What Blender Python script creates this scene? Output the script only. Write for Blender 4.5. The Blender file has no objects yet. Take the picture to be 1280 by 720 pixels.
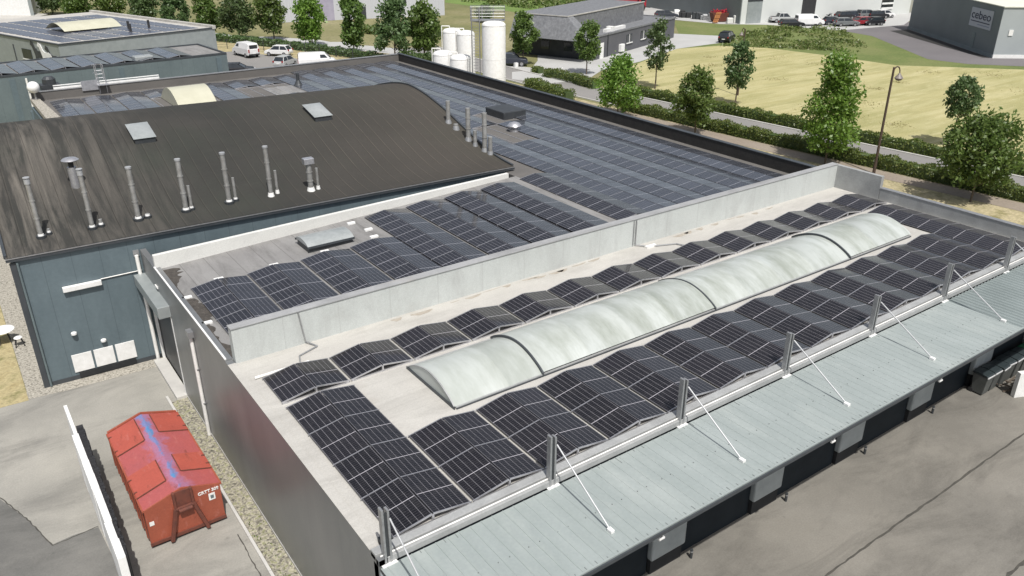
import bpy, bmesh, math, random
from mathutils import Vector, Matrix, Quaternion
R = math.radians
SC = bpy.context.scene
COL = SC.collection
random.seed(7)

# ------------------------------------------------------------------ camera
YAW, PITCH, ROLL, FPX, CAMZ = R(35.28), R(24.99), R(-0.075), 1012.4, 19.8
_fw = Vector((math.sin(YAW)*math.cos(PITCH), math.cos(YAW)*math.cos(PITCH), -math.sin(PITCH)))
_r0 = Vector((math.cos(YAW), -math.sin(YAW), 0.0))
_u0 = _r0.cross(_fw)
_r = _r0*math.cos(ROLL) + _u0*math.sin(ROLL)
_u = _u0*math.cos(ROLL) - _r0*math.sin(ROLL)
CPOS = Vector((0, 0, CAMZ))
cam = bpy.data.cameras.new('camera')
cam.sensor_width = 36.0
cam.lens = FPX/1280*36.0
cam.clip_start = 0.5
cam.clip_end = 3000
camo = bpy.data.objects.new('camera', cam)
COL.objects.link(camo)
m = Matrix((_r, _u, -_fw)).transposed().to_4x4()
m.translation = CPOS
camo.matrix_world = m
SC.camera = camo

# ------------------------------------------------------------------ light
SUN_EL, SUN_AZ = R(60), R(16)          # light travels towards +Y, a little to +X
w = bpy.data.worlds.new('World'); SC.world = w; w.use_nodes = True
nt = w.node_tree; nt.nodes.clear()
sky = nt.nodes.new('ShaderNodeTexSky'); sky.sky_type = 'NISHITA'; sky.sun_disc = False
sky.sun_elevation = SUN_EL
sky.sun_rotation = math.pi + SUN_AZ
sky.air_density = 1.0; sky.dust_density = 3.0; sky.ozone_density = 1.0
bg = nt.nodes.new('ShaderNodeBackground'); bg.inputs[1].default_value = 0.10
wo = nt.nodes.new('ShaderNodeOutputWorld')
hs = nt.nodes.new('ShaderNodeHueSaturation'); hs.inputs['Saturation'].default_value = .55
nt.links.new(sky.outputs[0], hs.inputs['Color']); nt.links.new(hs.outputs[0], bg.inputs[0]); nt.links.new(bg.outputs[0], wo.inputs[0])
sl = bpy.data.lights.new('sun', 'SUN'); sl.energy = 3.8; sl.angle = R(0.5); sl.color = (1.0, 0.965, 0.915)
so = bpy.data.objects.new('sun', sl); COL.objects.link(so)
ld = Vector((math.sin(SUN_AZ)*math.cos(SUN_EL), math.cos(SUN_AZ)*math.cos(SUN_EL), -math.sin(SUN_EL)))
so.rotation_mode = 'QUATERNION'; so.rotation_quaternion = ld.to_track_quat('-Z', 'Y')
so.location = (-20, -40, 80)
SC.view_settings.view_transform = 'Standard'; SC.view_settings.look = 'None'
SC.view_settings.gamma = 1.0; SC.view_settings.exposure = 0.25
try: SC.view_settings.use_curve_mapping = False
except Exception: pass
SC.cycles.max_bounces = 6; SC.cycles.transparent_max_bounces = 8

# ------------------------------------------------------------------ helpers: survey from the picture to the ground
def ray(px, py): return _fw + _r*((px-640)/FPX) - _u*((py-360)/FPX)
def gp(px, py, z=0.0):
    d = ray(px, py); t = (z-CAMZ)/d.z; p = CPOS + d*t
    return Vector((p.x, p.y, z))
def hz(bx, by, py):
    k = (360-py)/FPX
    return CAMZ + (k*(bx*_fw.x+by*_fw.y)-(bx*_u.x+by*_u.y))/(_u.z-k*_fw.z)
def ay(px, py, Y):
    d = ray(px, py); return CPOS + d*(Y/d.y)
def ax(px, py, X):
    d = ray(px, py); return CPOS + d*(X/d.x)

# ------------------------------------------------------------------ helpers: mesh
class MB:
    def __init__(s): s.v = []; s.f = []; s.mi = []; s.cur = 0
    def add(s, vs, fs):
        n = len(s.v); s.v += [tuple(v) for v in vs]
        for f in fs: s.f.append(tuple(i+n for i in f)); s.mi.append(s.cur)
    def box(s, x0, x1, y0, y1, z0, z1):
        s.add([(x0,y0,z0),(x1,y0,z0),(x1,y1,z0),(x0,y1,z0),(x0,y0,z1),(x1,y0,z1),(x1,y1,z1),(x0,y1,z1)],
              [(3,2,1,0),(4,5,6,7),(0,1,5,4),(1,2,6,5),(2,3,7,6),(3,0,4,7)]); return s
    def bar(s, a, b, wx, wz, up=Vector((0,0,1))):
        a, b = Vector(a), Vector(b); d = (b-a).normalized()
        if abs(d.dot(up)) > .99: up = Vector((0,1,0))
        sx = d.cross(up).normalized(); sz = sx.cross(d).normalized()
        vs = []
        for p in (a, b):
            for i, j in ((-1,-1),(1,-1),(1,1),(-1,1)): vs.append(p+sx*(i*wx/2)+sz*(j*wz/2))
        s.add(vs, [(3,2,1,0),(4,5,6,7),(0,1,5,4),(1,2,6,5),(2,3,7,6),(3,0,4,7)][0:6]); return s
    def tube(s, a, b, r, n=10, r2=None, cap=True):
        a, b = Vector(a), Vector(b); r2 = r if r2 is None else r2
        d = (b-a).normalized(); up = Vector((0,0,1)) if abs(d.z) < .9 else Vector((1,0,0))
        sx = d.cross(up).normalized(); sy = d.cross(sx)
        vs = []
        for p, rr in ((a, r), (b, r2)):
            for i in range(n):
                t = 2*math.pi*i/n; vs.append(p + sx*(rr*math.cos(t)) + sy*(rr*math.sin(t)))
        fs = [(i, (i+1) % n, n+(i+1) % n, n+i) for i in range(n)]
        if cap: fs += [tuple(reversed(range(n))), tuple(range(n, 2*n))]
        s.add(vs, fs); return s
    def path(s, pts, r, n=8):
        for a, b in zip(pts, pts[1:]): s.tube(a, b, r, n)
        return s
    def lathe(s, c, prof, n=20):
        c = Vector(c); vs = []; fs = []
        for (r, z) in prof:
            for i in range(n):
                t = 2*math.pi*i/n; vs.append((c.x+r*math.cos(t), c.y+r*math.sin(t), c.z+z))
        for k in range(len(prof)-1):
            for i in range(n): fs.append((k*n+i, k*n+(i+1) % n, (k+1)*n+(i+1) % n, (k+1)*n+i))
        fs += [tuple(reversed(range(n))), tuple(range((len(prof)-1)*n, len(prof)*n))]
        s.add(vs, fs); return s
    def quad(s, a, b, c, d): s.add([a, b, c, d], [(0,1,2,3)]); return s
    def prism(s, poly, z0, z1):
        n = len(poly); z0f = z0 if callable(z0) else (lambda x, y: z0); z1f = z1 if callable(z1) else (lambda x, y: z1)
        vs = [(x, y, z0f(x, y)) for x, y in poly] + [(x, y, z1f(x, y)) for x, y in poly]
        s.add(vs, [tuple(reversed(range(n))), tuple(range(n, 2*n))] + [(i, (i+1) % n, n+(i+1) % n, n+i) for i in range(n)]); return s
    def sheet(s, poly, z): s.add([(x, y, z) for x, y in poly], [tuple(range(len(poly)))]); return s
    def extr(s, prof, axis, a, b):
        # closed outline extruded along x or y from a to b
        n = len(prof)
        if axis == 'x': vs = [(a, p, q) for p, q in prof] + [(b, p, q) for p, q in prof]
        else: vs = [(p, a, q) for p, q in prof] + [(p, b, q) for p, q in prof]
        s.add(vs, [tuple(range(n)), tuple(reversed(range(n, 2*n)))] + [(i, n+i, n+(i+1) % n, (i+1) % n) for i in range(n)]); return s
    def build(s, name, mat, parent=None, local=False, smooth=False, bevel=0.0):
        me = bpy.data.meshes.new(name)
        off = Vector((0,0,0))
        if parent is not None and not local: off = ORG.get(parent.name, Vector((0,0,0)))
        me.from_pydata([(v[0]-off.x, v[1]-off.y, v[2]-off.z) for v in s.v], [], s.f)
        mats = mat if isinstance(mat, (list, tuple)) else [mat]
        for mm in mats: me.materials.append(mm)
        for p, i in zip(me.polygons, s.mi): p.material_index = i
        bm = bmesh.new(); bm.from_mesh(me)
        bmesh.ops.recalc_face_normals(bm, faces=bm.faces)
        bm.to_mesh(me); bm.free()
        if smooth:
            for p in me.polygons: p.use_smooth = True
            try: me.set_sharp_from_angle(angle=R(40))
            except Exception: pass
        o = bpy.data.objects.new(name, me); COL.objects.link(o)
        if parent is not None:
            o.parent = parent; ORG[o.name] = off
        if bevel:
            b = o.modifiers.new('bevel', 'BEVEL'); b.width = bevel; b.segments = 2; b.limit_method = 'ANGLE'
        return o
ORG = {}
def empty(name, loc, rz=0.0, label=None, cat=None, group=None):
    o = bpy.data.objects.new(name, None); o.empty_display_size = .3; COL.objects.link(o)
    o.location = loc; o.rotation_euler = (0, 0, rz); ORG[o.name] = Vector(loc)
    tag(o, label, cat, group); return o
def tag(o, label=None, cat=None, group=None, kind=None):
    if label: o['label'] = label
    if cat: o['category'] = cat
    if group: o['group'] = group
    if kind: o['kind'] = kind
    return o
def copy_tree(o, parent=None):
    c = o.copy(); COL.objects.link(c)
    if parent is not None: c.parent = parent
    for ch in list(o.children): copy_tree(ch, c)
    return c
ORD = ['first','second','third','fourth','fifth','sixth','seventh','eighth','ninth','tenth','eleventh','twelfth','thirteenth','fourteenth','fifteenth']

# ------------------------------------------------------------------ helpers: materials
def new_mat(name):
    mt = bpy.data.materials.new(name); mt.use_nodes = True
    n = mt.node_tree; n.nodes.clear()
    out = n.nodes.new('ShaderNodeOutputMaterial'); b = n.nodes.new('ShaderNodeBsdfPrincipled')
    n.links.new(b.outputs[0], out.inputs[0])
    return mt, n, b
def nd(n, t, **kw):
    x = n.nodes.new(t)
    for k, v in kw.items(): setattr(x, k, v)
    return x
def L(n, a, b): n.links.new(a, b)
def coords(n, scale=(1,1,1), rot=(0,0,0), kind='Object'):
    tc = nd(n, 'ShaderNodeTexCoord'); mp = nd(n, 'ShaderNodeMapping')
    mp.inputs['Scale'].default_value = scale; mp.inputs['Rotation'].default_value = rot
    L(n, tc.outputs[kind], mp.inputs[0]); return mp.outputs[0]
def noise(n, vec, scale, detail=5, rough=.6, dist=0):
    x = nd(n, 'ShaderNodeTexNoise'); x.inputs['Scale'].default_value = scale; x.inputs['Detail'].default_value = detail
    x.inputs['Roughness'].default_value = rough; x.inputs['Distortion'].default_value = dist
    L(n, vec, x.inputs['Vector']); return x.outputs['Fac']
def ramp(n, fac, stops):
    x = nd(n, 'ShaderNodeValToRGB'); e = x.color_ramp.elements
    while len(e) < len(stops): e.new(.5)
    for el, (p, c) in zip(e, stops): el.position = p; el.color = (c[0], c[1], c[2], 1) if not isinstance(c, float) else (c, c, c, 1)
    L(n, fac, x.inputs[0]); return x.outputs[0]
def mix(n, fac, a, b, mode='MIX'):
    x = nd(n, 'ShaderNodeMix', data_type='RGBA', blend_type=mode)
    if hasattr(fac, 'is_linked') or hasattr(fac, 'links'): L(n, fac, x.inputs[0])
    else: x.inputs[0].default_value = fac
    for v, i in ((a, 6), (b, 7)):
        if isinstance(v, (tuple, list)): x.inputs[i].default_value = (v[0], v[1], v[2], 1)
        else: L(n, v, x.inputs[i])
    return x.outputs[2]
def math_(n, op, a, b=None, c=None):
    x = nd(n, 'ShaderNodeMath', operation=op)
    for i, v in enumerate((a, b, c)):
        if v is None: continue
        if isinstance(v, (int, float)): x.inputs[i].default_value = v
        else: L(n, v, x.inputs[i])
    return x.outputs[0]
def bump(n, b, fac, strength, dist=.02):
    x = nd(n, 'ShaderNodeBump'); x.inputs['Strength'].default_value = strength; x.inputs['Distance'].default_value = dist
    L(n, fac, x.inputs['Height']); L(n, x.outputs[0], b.inputs['Normal'])
def pm(name, c1, c2=None, scale=1.0, rough=.7, metal=0.0, c3=None, stretch=(1,1,1), rot=(0,0,0), bmp=0.0, fine=None, lo=.35, hi=.65, spec=None, seam=None):
    """two- or three-tone surface: a broad uneven noise with a finer grain over it"""
    mt, n, b = new_mat(name)
    c2 = c2 or tuple(x*.82 for x in c1)
    v = coords(n, stretch, rot)
    f = noise(n, v, scale, 6, .62)
    stops = [(lo, c1), (hi, c2)] if c3 is None else [(lo, c1), ((lo+hi)/2, c2), (hi, c3)]
    col = ramp(n, f, stops)
    if fine:
        g = noise(n, coords(n), fine[0], 3, .7)
        k = fine[1]
        gc = ramp(n, g, [(.3, (1-k,)*3), (.7, (1+k*.6,)*3)])
        col = mix(n, 1.0, col, gc, 'MULTIPLY')
        if bmp: bump(n, b, g, bmp)
    elif bmp: bump(n, b, f, bmp)
    if seam:
        sx_ = nd(n, 'ShaderNodeSeparateXYZ'); L(n, nd(n, 'ShaderNodeTexCoord').outputs['Object'], sx_.inputs[0])
        fs_ = math_(n, 'FRACT', math_(n, 'MULTIPLY', sx_.outputs[seam[0]], 1/seam[1]))
        col = mix(n, math_(n, 'MULTIPLY', math_(n, 'GREATER_THAN', fs_, 1-seam[2]/seam[1]), seam[3]), col, tuple(x*.45 for x in c1))
    L(n, col, b.inputs['Base Color']); b.inputs['Roughness'].default_value = rough; b.inputs['Metallic'].default_value = metal
    if spec is not None: b.inputs['Specular IOR Level'].default_value = spec
    return mt

def panel_mat(name, base, line, hx, hy, nx=6, ny=20):
    mt, n, b = new_mat(name)
    tc = nd(n, 'ShaderNodeTexCoord'); sp = nd(n, 'ShaderNodeSeparateXYZ'); L(n, tc.outputs['Object'], sp.inputs[0])
    def lines(c, half, cnt, wd):
        t = math_(n, 'MULTIPLY_ADD', c, cnt/(2*half), cnt/2)
        fr = math_(n, 'FRACT', t); d = math_(n, 'ABSOLUTE', math_(n, 'SUBTRACT', fr, .5))
        return math_(n, 'GREATER_THAN', d, .5-wd*cnt/(2*half)/2)
    lx = lines(sp.outputs[0], hx-.02, nx, .0105)
    ly = lines(sp.outputs[1], hy-.02, ny, .006)
    mid = math_(n, 'LESS_THAN', math_(n, 'ABSOLUTE', sp.outputs[1]), .0125)
    ex = math_(n, 'GREATER_THAN', math_(n, 'ABSOLUTE', sp.outputs[0]), hx-.016)
    ey = math_(n, 'GREATER_THAN', math_(n, 'ABSOLUTE', sp.outputs[1]), hy-.016)
    oi = nd(n, 'ShaderNodeObjectInfo')
    tone = ramp(n, oi.outputs['Random'], [(0, tuple(x*.8 for x in base)), (1, tuple(x*1.25 for x in base))])
    dust = noise(n, tc.outputs['Object'], 3.0, 5, .7)
    tone = mix(n, ramp(n, dust, [(.45, (0,0,0)), (.8, (.14,.14,.14))]), tone, (.14,.135,.13))
    c = mix(n, math_(n, 'MULTIPLY', ly, .22), tone, line)
    c = mix(n, math_(n, 'MULTIPLY', lx, .62), c, line)
    c = mix(n, mid, c, tuple(min(1, x*1.25) for x in line))
    c = mix(n, math_(n, 'MAXIMUM', ex, ey), c, (.035,.035,.04))
    L(n, c, b.inputs['Base Color']); b.inputs['Roughness'].default_value = .10
    b.inputs['Specular IOR Level'].default_value = .62
    b.inputs['Sheen Weight'].default_value = .03; b.inputs['Sheen Roughness'].default_value = .4
    return mt

M = {}
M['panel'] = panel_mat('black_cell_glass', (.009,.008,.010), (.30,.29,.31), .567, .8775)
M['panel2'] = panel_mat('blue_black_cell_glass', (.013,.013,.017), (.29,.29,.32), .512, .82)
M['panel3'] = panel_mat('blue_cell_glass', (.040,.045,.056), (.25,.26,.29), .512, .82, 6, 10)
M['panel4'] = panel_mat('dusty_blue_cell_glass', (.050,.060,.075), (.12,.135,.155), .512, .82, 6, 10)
M['alu'] = pm('brushed_aluminium', (.62,.62,.64), (.5,.5,.52), 6, .38, .75)
M['galv'] = pm('galvanised_steel', (.38,.385,.39), (.30,.305,.31), 5, .42, .55, fine=(30,.12))
M['lavender_cap'] = pm('weathered_zinc_flashing', (.37,.378,.375), (.29,.296,.294), 1.2, .6, .1, fine=(16,.12))
M['white'] = pm('white_paint', (.78,.78,.77), (.68,.68,.66), 3, .5, fine=(20,.06))
M['rod'] = pm('pale_grey_rod', (.40,.41,.42), (.34,.35,.36), 3, .45, .2)
M['white_pvc'] = pm('white_pvc', (.80,.79,.76), (.70,.69,.66), 4, .4)
M['black'] = pm('black_rubber', (.02,.02,.022), (.03,.03,.032), 4, .7)
M['dark'] = pm('dark_opening_and_shade', (.018,.022,.028), (.03,.034,.04), 1, .45)
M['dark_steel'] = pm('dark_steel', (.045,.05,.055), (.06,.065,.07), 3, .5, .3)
M['glass'] = pm('dark_window_glass', (.015,.02,.025), (.03,.035,.04), 1, .08, spec=.6)
# roofs
def roof_mat(name, a, b_, stain, s=.35, brown=(.30,.26,.21), run=(.35,1.6,1), seam=None):
    mt, n, b = new_mat(name)
    v = coords(n)
    base = mix(n, ramp(n, noise(n, v, s, 7, .65), [(.35, (0,0,0)), (.68, (1,1,1))]), a, b_)
    st = ramp(n, noise(n, coords(n, run), .55, 8, .74, .5), [(.47, (0,0,0)), (.68, (1,1,1))])
    base = mix(n, mix(n, .62, (0,0,0), st), base, stain)
    br = ramp(n, noise(n, coords(n, (1,1,1), (0,0,.5)), .23, 8, .72), [(.58, (0,0,0)), (.75, (.6,.6,.6))])
    base = mix(n, br, base, brown)
    if seam:
        sx_ = nd(n, 'ShaderNodeSeparateXYZ'); L(n, nd(n, 'ShaderNodeTexCoord').outputs['Object'], sx_.inputs[0])
        fs_ = math_(n, 'FRACT', math_(n, 'MULTIPLY', sx_.outputs[seam[0]], 1/seam[1]))
        base = mix(n, math_(n, 'MULTIPLY', math_(n, 'GREATER_THAN', fs_, 1-seam[2]/seam[1]), seam[3]), base, stain)
    g = noise(n, v, 28, 3, .7)
    base = mix(n, 1.0, base, ramp(n, g, [(.3, (.86,.86,.86)), (.7, (1.08,1.08,1.08))]), 'MULTIPLY')
    L(n, base, b.inputs['Base Color']); b.inputs['Roughness'].default_value = .85; bump(n, b, g, .12)
    return mt
M['roof_front'] = roof_mat('pale_roof_membrane', (.465,.452,.42), (.40,.388,.36), (.30,.29,.268), brown=(.36,.325,.27), seam=(1,1.06,.03,.22))
M['roof_mid'] = roof_mat('grey_roof_membrane', (.25,.246,.24), (.205,.20,.196), (.10,.098,.094), .5, brown=(.17,.158,.143), run=(2.6,.5,1), seam=(0,1.06,.03,.7))
M['roof_rear'] = roof_mat('dark_brown_roof_felt', (.125,.118,.11), (.10,.095,.09), (.15,.14,.13), brown=(.085,.075,.068))
M['cross_wall'] = roof_mat('pale_grey_wall_membrane', (.50,.525,.51), (.45,.475,.46), (.37,.38,.37), .5, brown=(.36,.355,.34), run=(1.6,1,.45), seam=(0,2.1,.04,.5))
M['cap'] = roof_mat('dirty_wall_top', (.33,.335,.34), (.26,.265,.27), (.18,.18,.18), 1.0)
M['white_membrane'] = roof_mat('white_upstand_membrane', (.66,.66,.63), (.60,.60,.57), (.50,.50,.48), .4, brown=(.5,.49,.46))
M['silt'] = pm('dark_roof_silt', (.045,.04,.035), (.085,.075,.065), 5, .95, fine=(18,.4), bmp=.5)
# barrel roof: dark felt, paler streaks running down the slope on the left, seams across
def barrel_mat():
    mt, n, b = new_mat('dark_roof_felt')
    tc = nd(n, 'ShaderNodeTexCoord'); sp = nd(n, 'ShaderNodeSeparateXYZ'); L(n, tc.outputs['Object'], sp.inputs[0])
    v = coords(n)
    c = mix(n, ramp(n, noise(n, v, .22, 7, .6), [(.35,(0,0,0)),(.65,(1,1,1))]), (.035,.035,.032), (.046,.044,.040))
    gr = ramp(n, noise(n, coords(n, (1,1,1), (0,0,1)), .16, 5, .6), [(.5,(0,0,0)),(.72,(.5,.5,.5))])
    c = mix(n, gr, c, (.044,.050,.040))
    st = noise(n, coords(n, (1.5,.13,.13), (0,0,R(-10))), 1.1, 7, .68, .3)
    lim = nd(n, 'ShaderNodeMapRange'); lim.inputs[1].default_value = 9.0; lim.inputs[2].default_value = 0; lim.inputs[3].default_value = 0; lim.inputs[4].default_value = 1
    L(n, sp.outputs[0], lim.inputs[0])
    sm = math_(n, 'MULTIPLY', ramp(n, st, [(.42,(0,0,0)),(.66,(1,1,1))]), lim.outputs[0])
    c = mix(n, math_(n, 'MULTIPLY', sm, .85), c, (.165,.150,.130))
    # felt joints every metre across the vault
    fr = math_(n, 'FRACT', math_(n, 'MULTIPLY', sp.outputs[0], 1.5))
    ln = math_(n, 'GREATER_THAN', math_(n, 'ABSOLUTE', math_(n, 'SUBTRACT', fr, .5)), .475)
    ln2 = math_(n, 'MULTIPLY', ln, ramp(n, noise(n, v, .5, 4), [(.35,(.1,.1,.1)),(.7,(.65,.65,.65))]))
    rm = nd(n, 'ShaderNodeMapRange'); rm.inputs[1].default_value = 9; rm.inputs[2].default_value = 24; rm.inputs[3].default_value = .35; rm.inputs[4].default_value = 1.0
    L(n, sp.outputs[0], rm.inputs[0])
    c = mix(n, math_(n, 'MULTIPLY', ln2, rm.outputs[0]), c, (.15,.135,.112))
    fr3 = math_(n, 'FRACT', math_(n, 'MULTIPLY_ADD', sp.outputs[0], 1.5, .07)); ln3 = math_(n, 'GREATER_THAN', math_(n, 'ABSOLUTE', math_(n, 'SUBTRACT', fr3, .5)), .47)
    c = mix(n, math_(n, 'MULTIPLY', ln3, .45), c, (.022,.020,.017))
    wm = nd(n, 'ShaderNodeMapRange'); wm.inputs[1].default_value = 12; wm.inputs[2].default_value = 26; wm.inputs[3].default_value = 0; wm.inputs[4].default_value = .55; L(n, sp.outputs[0], wm.inputs[0])
    c = mix(n, wm.outputs[0], c, mix(n, .5, c, (.10,.082,.066)))
    g = noise(n, v, 22, 3, .7)
    c = mix(n, 1.0, c, ramp(n, g, [(.3,(.85,.85,.85)),(.7,(1.12,1.12,1.12))]), 'MULTIPLY')
    sk = ramp(n, noise(n, v, 9, 2, .5), [(.80,(0,0,0)),(.83,(.5,.5,.5))])
    c = mix(n, sk, c, (.4,.39,.37))
    L(n, c, b.inputs['Base Color']); b.inputs['Roughness'].default_value = .85; b.inputs['Specular IOR Level'].default_value = .2; bump(n, b, g, .15)
    return mt
M['barrel'] = barrel_mat()
M['teal_wall'] = pm('slate_blue_cladding', (.128,.168,.186), (.105,.140,.157), .7, .55, .1, stretch=(1.4,1,.5), fine=(5,.08), seam=(0,1.15,.025,.55))
M['pale_teal_wall'] = pm('pale_teal_cladding', (.145,.182,.19), (.118,.15,.16), .4, .55, .1, fine=(5,.08), seam=(0,1.2,.03,.4))
M['trim'] = pm('charcoal_trim', (.05,.058,.065), (.065,.072,.08), 2, .5, .2)
M['steel_wall'] = pm('grey_metal_wall', (.33,.34,.342), (.22,.228,.232), .2, .40, .5, c3=(.29,.288,.292), stretch=(1,1,.6), fine=(14,.05), lo=.25, hi=.75, seam=(1,2.4,.02,.35))
M['hood'] = pm('grey_hood_metal', (.34,.37,.37), (.29,.32,.32), 1.5, .45, .3)
M['canopy'] = pm('pale_green_grey_sheet', (.322,.358,.350), (.275,.310,.302), .4, .55, .05, c3=(.345,.378,.365), stretch=(1.5,.5,1), fine=(9,.06), lo=.3, hi=.7)
M['fixing'] = pm('grey_washer', (.15,.165,.165), (.12,.13,.13), 3, .6)
M['canopy_rib'] = pm('ribbed_grey_sheet', (.27,.31,.305), (.22,.255,.25), .5, .5, .2)
M['facade'] = pm('dock_pillar_cladding', (.34,.37,.375), (.27,.30,.305), 1.6, .5, .05)
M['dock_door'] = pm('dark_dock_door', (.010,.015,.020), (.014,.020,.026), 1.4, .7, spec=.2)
M['plinth'] = pm('dark_plinth', (.012,.014,.016), (.02,.021,.023), 2, .8)
def dome_mat():
    mt, n, b = new_mat('milky_dome_sheet')
    v = coords(n)
    c = mix(n, ramp(n, noise(n, v, .45, 6, .6), [(.35,(0,0,0)),(.68,(1,1,1))]), (.45,.48,.46), (.40,.425,.40))
    sp = nd(n, 'ShaderNodeSeparateXYZ'); L(n, nd(n, 'ShaderNodeTexCoord').outputs['Object'], sp.inputs[0])
    st = ramp(n, noise(n, coords(n, (.9,.22,.3)), 1.0, 6, .7), [(.43,(0,0,0)),(.64,(.9,.9,.9))])
    far = nd(n, 'ShaderNodeMapRange'); far.inputs[1].default_value = 1; far.inputs[2].default_value = 13; far.inputs[3].default_value = .22; far.inputs[4].default_value = 1
    L(n, sp.outputs[0], far.inputs[0])
    c = mix(n, math_(n, 'MULTIPLY', st, far.outputs[0]), c, (.25,.272,.235))
    L(n, c, b.inputs['Base Color']); b.inputs['Roughness'].default_value = .35
    b.inputs['Subsurface Weight'].default_value = 0.0
    return mt
M['dome'] = dome_mat()
M['dome_grey'] = pm('grey_dome_sheet', (.33,.35,.35), (.25,.27,.27), .8, .35, fine=(6,.1))
M['dome_cream'] = pm('cream_dome_sheet', (.50,.49,.385), (.44,.43,.33), .8, .4)
M['bitumen_and_shadow'] = pm('black_bitumen_and_shadow', (.020,.019,.018), (.030,.028,.026), 2, .75, fine=(8,.2))
# ground
def concrete_mat(name, a, b_, dark, tint):
    mt, n, b = new_mat(name)
    v = coords(n)
    c = mix(n, ramp(n, noise(n, v, .13, 8, .66), [(.40,(0,0,0)),(.60,(1,1,1))]), a, b_)
    st = ramp(n, noise(n, coords(n, (.5,1.3,1), (0,0,.35)), .33, 8, .7, .8), [(.46,(0,0,0)),(.68,(.9,.9,.9))])
    c = mix(n, st, c, dark)
    t2 = ramp(n, noise(n, coords(n, (1,1,1), (0,0,.9)), .22, 6, .7), [(.5,(0,0,0)),(.8,(.7,.7,.7))])
    c = mix(n, t2, c, tint)
    sp = ramp(n, noise(n, v, 2.6, 4, .6), [(.70,(0,0,0)),(.76,(.35,.35,.35))])
    c = mix(n, sp, c, tuple(min(.6, x*1.35) for x in a))
    sp2 = ramp(n, noise(n, coords(n, (1,1,1), (0,0,2)), 1.7, 3, .6), [(.69,(0,0,0)),(.78,(.4,.4,.4))])
    c = mix(n, sp2, c, tuple(x*.6 for x in dark))
    g = noise(n, v, 16, 4, .75)
    c = mix(n, 1.0, c, ramp(n, g, [(.3,(.86,.86,.86)),(.7,(1.1,1.1,1.1))]), 'MULTIPLY')
    L(n, c, b.inputs['Base Color']); b.inputs['Roughness'].default_value = .88; bump(n, b, g, .15)
    return mt
M['yard'] = concrete_mat('yard_concrete', (.315,.303,.270), (.25,.242,.217), (.165,.160,.145), (.385,.37,.325))
M['yard_right'] = concrete_mat('yard_concrete_brown', (.205,.193,.168), (.165,.156,.137), (.105,.099,.087), (.255,.243,.215))
M['damp'] = concrete_mat('damp_concrete', (.16,.157,.145), (.115,.113,.106), (.075,.075,.07), (.215,.208,.19))
M['joint'] = pm('dark_joint_sealant', (.05,.048,.042), (.075,.07,.06), 3, .9)
M['road'] = pm('grey_asphalt', (.235,.225,.215), (.20,.195,.187), .25, .9, fine=(8,.1), stretch=(1,.3,1))
M['asphalt_mauve'] = pm('old_mauve_asphalt', (.155,.145,.148), (.13,.122,.126), .1, .9, fine=(4,.08))
M['pale_paving'] = pm('pale_concrete_paving', (.42,.42,.41), (.36,.36,.35), .12, .9, fine=(4,.06))
M['kerb'] = pm('kerb_concrete', (.50,.49,.46), (.42,.41,.39), 1, .9)
M['path'] = pm('dusty_brown_path', (.235,.195,.155), (.27,.23,.185), .4, .95, fine=(5,.15))
M['gravel'] = pm('mixed_pebbles', (.15,.138,.116), (.40,.375,.32), 7, .95, c3=(.33,.31,.27), fine=(11,.5), bmp=.8, lo=.35, hi=.65)
M['gravel_moss'] = pm('mossy_pebbles', (.12,.112,.088), (.36,.335,.27), 7, .95, c3=(.25,.25,.14), fine=(10,.55), bmp=.8, lo=.38, hi=.62)
def field_mat():
    mt, n, b = new_mat('mown_straw')
    v = coords(n)
    rot = (0, 0, R(35))
    c = mix(n, ramp(n, noise(n, coords(n, (.10,1.0,1), rot), .8, 8, .7, .2), [(.42,(0,0,0)),(.58,(1,1,1))]), (.36,.328,.15), (.43,.392,.205))
    c = mix(n, ramp(n, noise(n, coords(n, (.2,.9,1), rot), .30, 8, .75, .6), [(.46,(0,0,0)),(.62,(.85,.85,.85))]), c, (.29,.275,.115))
    c = mix(n, ramp(n, noise(n, v, .06, 6, .65), [(.5,(0,0,0)),(.7,(.55,.55,.55))]), c, (.24,.235,.09))
    c = mix(n, ramp(n, noise(n, coords(n, (.12,1.4,1), rot), 1.6, 6, .75), [(.56,(0,0,0)),(.68,(.8,.8,.8))]), c, (.50,.46,.28))
    g = noise(n, v, 7, 4, .8)
    c = mix(n, 1.0, c, ramp(n, g, [(.3,(.8,.8,.8)),(.7,(1.12,1.12,1.12))]), 'MULTIPLY')
    L(n, c, b.inputs['Base Color']); b.inputs['Roughness'].default_value = 1; bump(n, b, g, .4, .1)
    return mt
M['field'] = field_mat()
M['dry_grass'] = pm('dry_lawn', (.30,.245,.12), (.40,.34,.19), 1.1, 1, c3=(.20,.185,.08), fine=(7,.3), bmp=.4, lo=.3, hi=.7)
M['verge'] = pm('patchy_dry_verge', (.20,.18,.075), (.42,.36,.22), .55, 1, c3=(.27,.24,.13), fine=(5,.35), bmp=.4, lo=.33, hi=.66)
M['grass'] = pm('green_grass', (.085,.125,.028), (.13,.16,.045), .12, 1, c3=(.17,.18,.065), fine=(3,.25), bmp=.3, lo=.3, hi=.7)
M['land'] = pm('rough_grassland', (.13,.14,.05), (.19,.18,.08), .04, 1, c3=(.24,.22,.12), fine=(1.5,.25))
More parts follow.
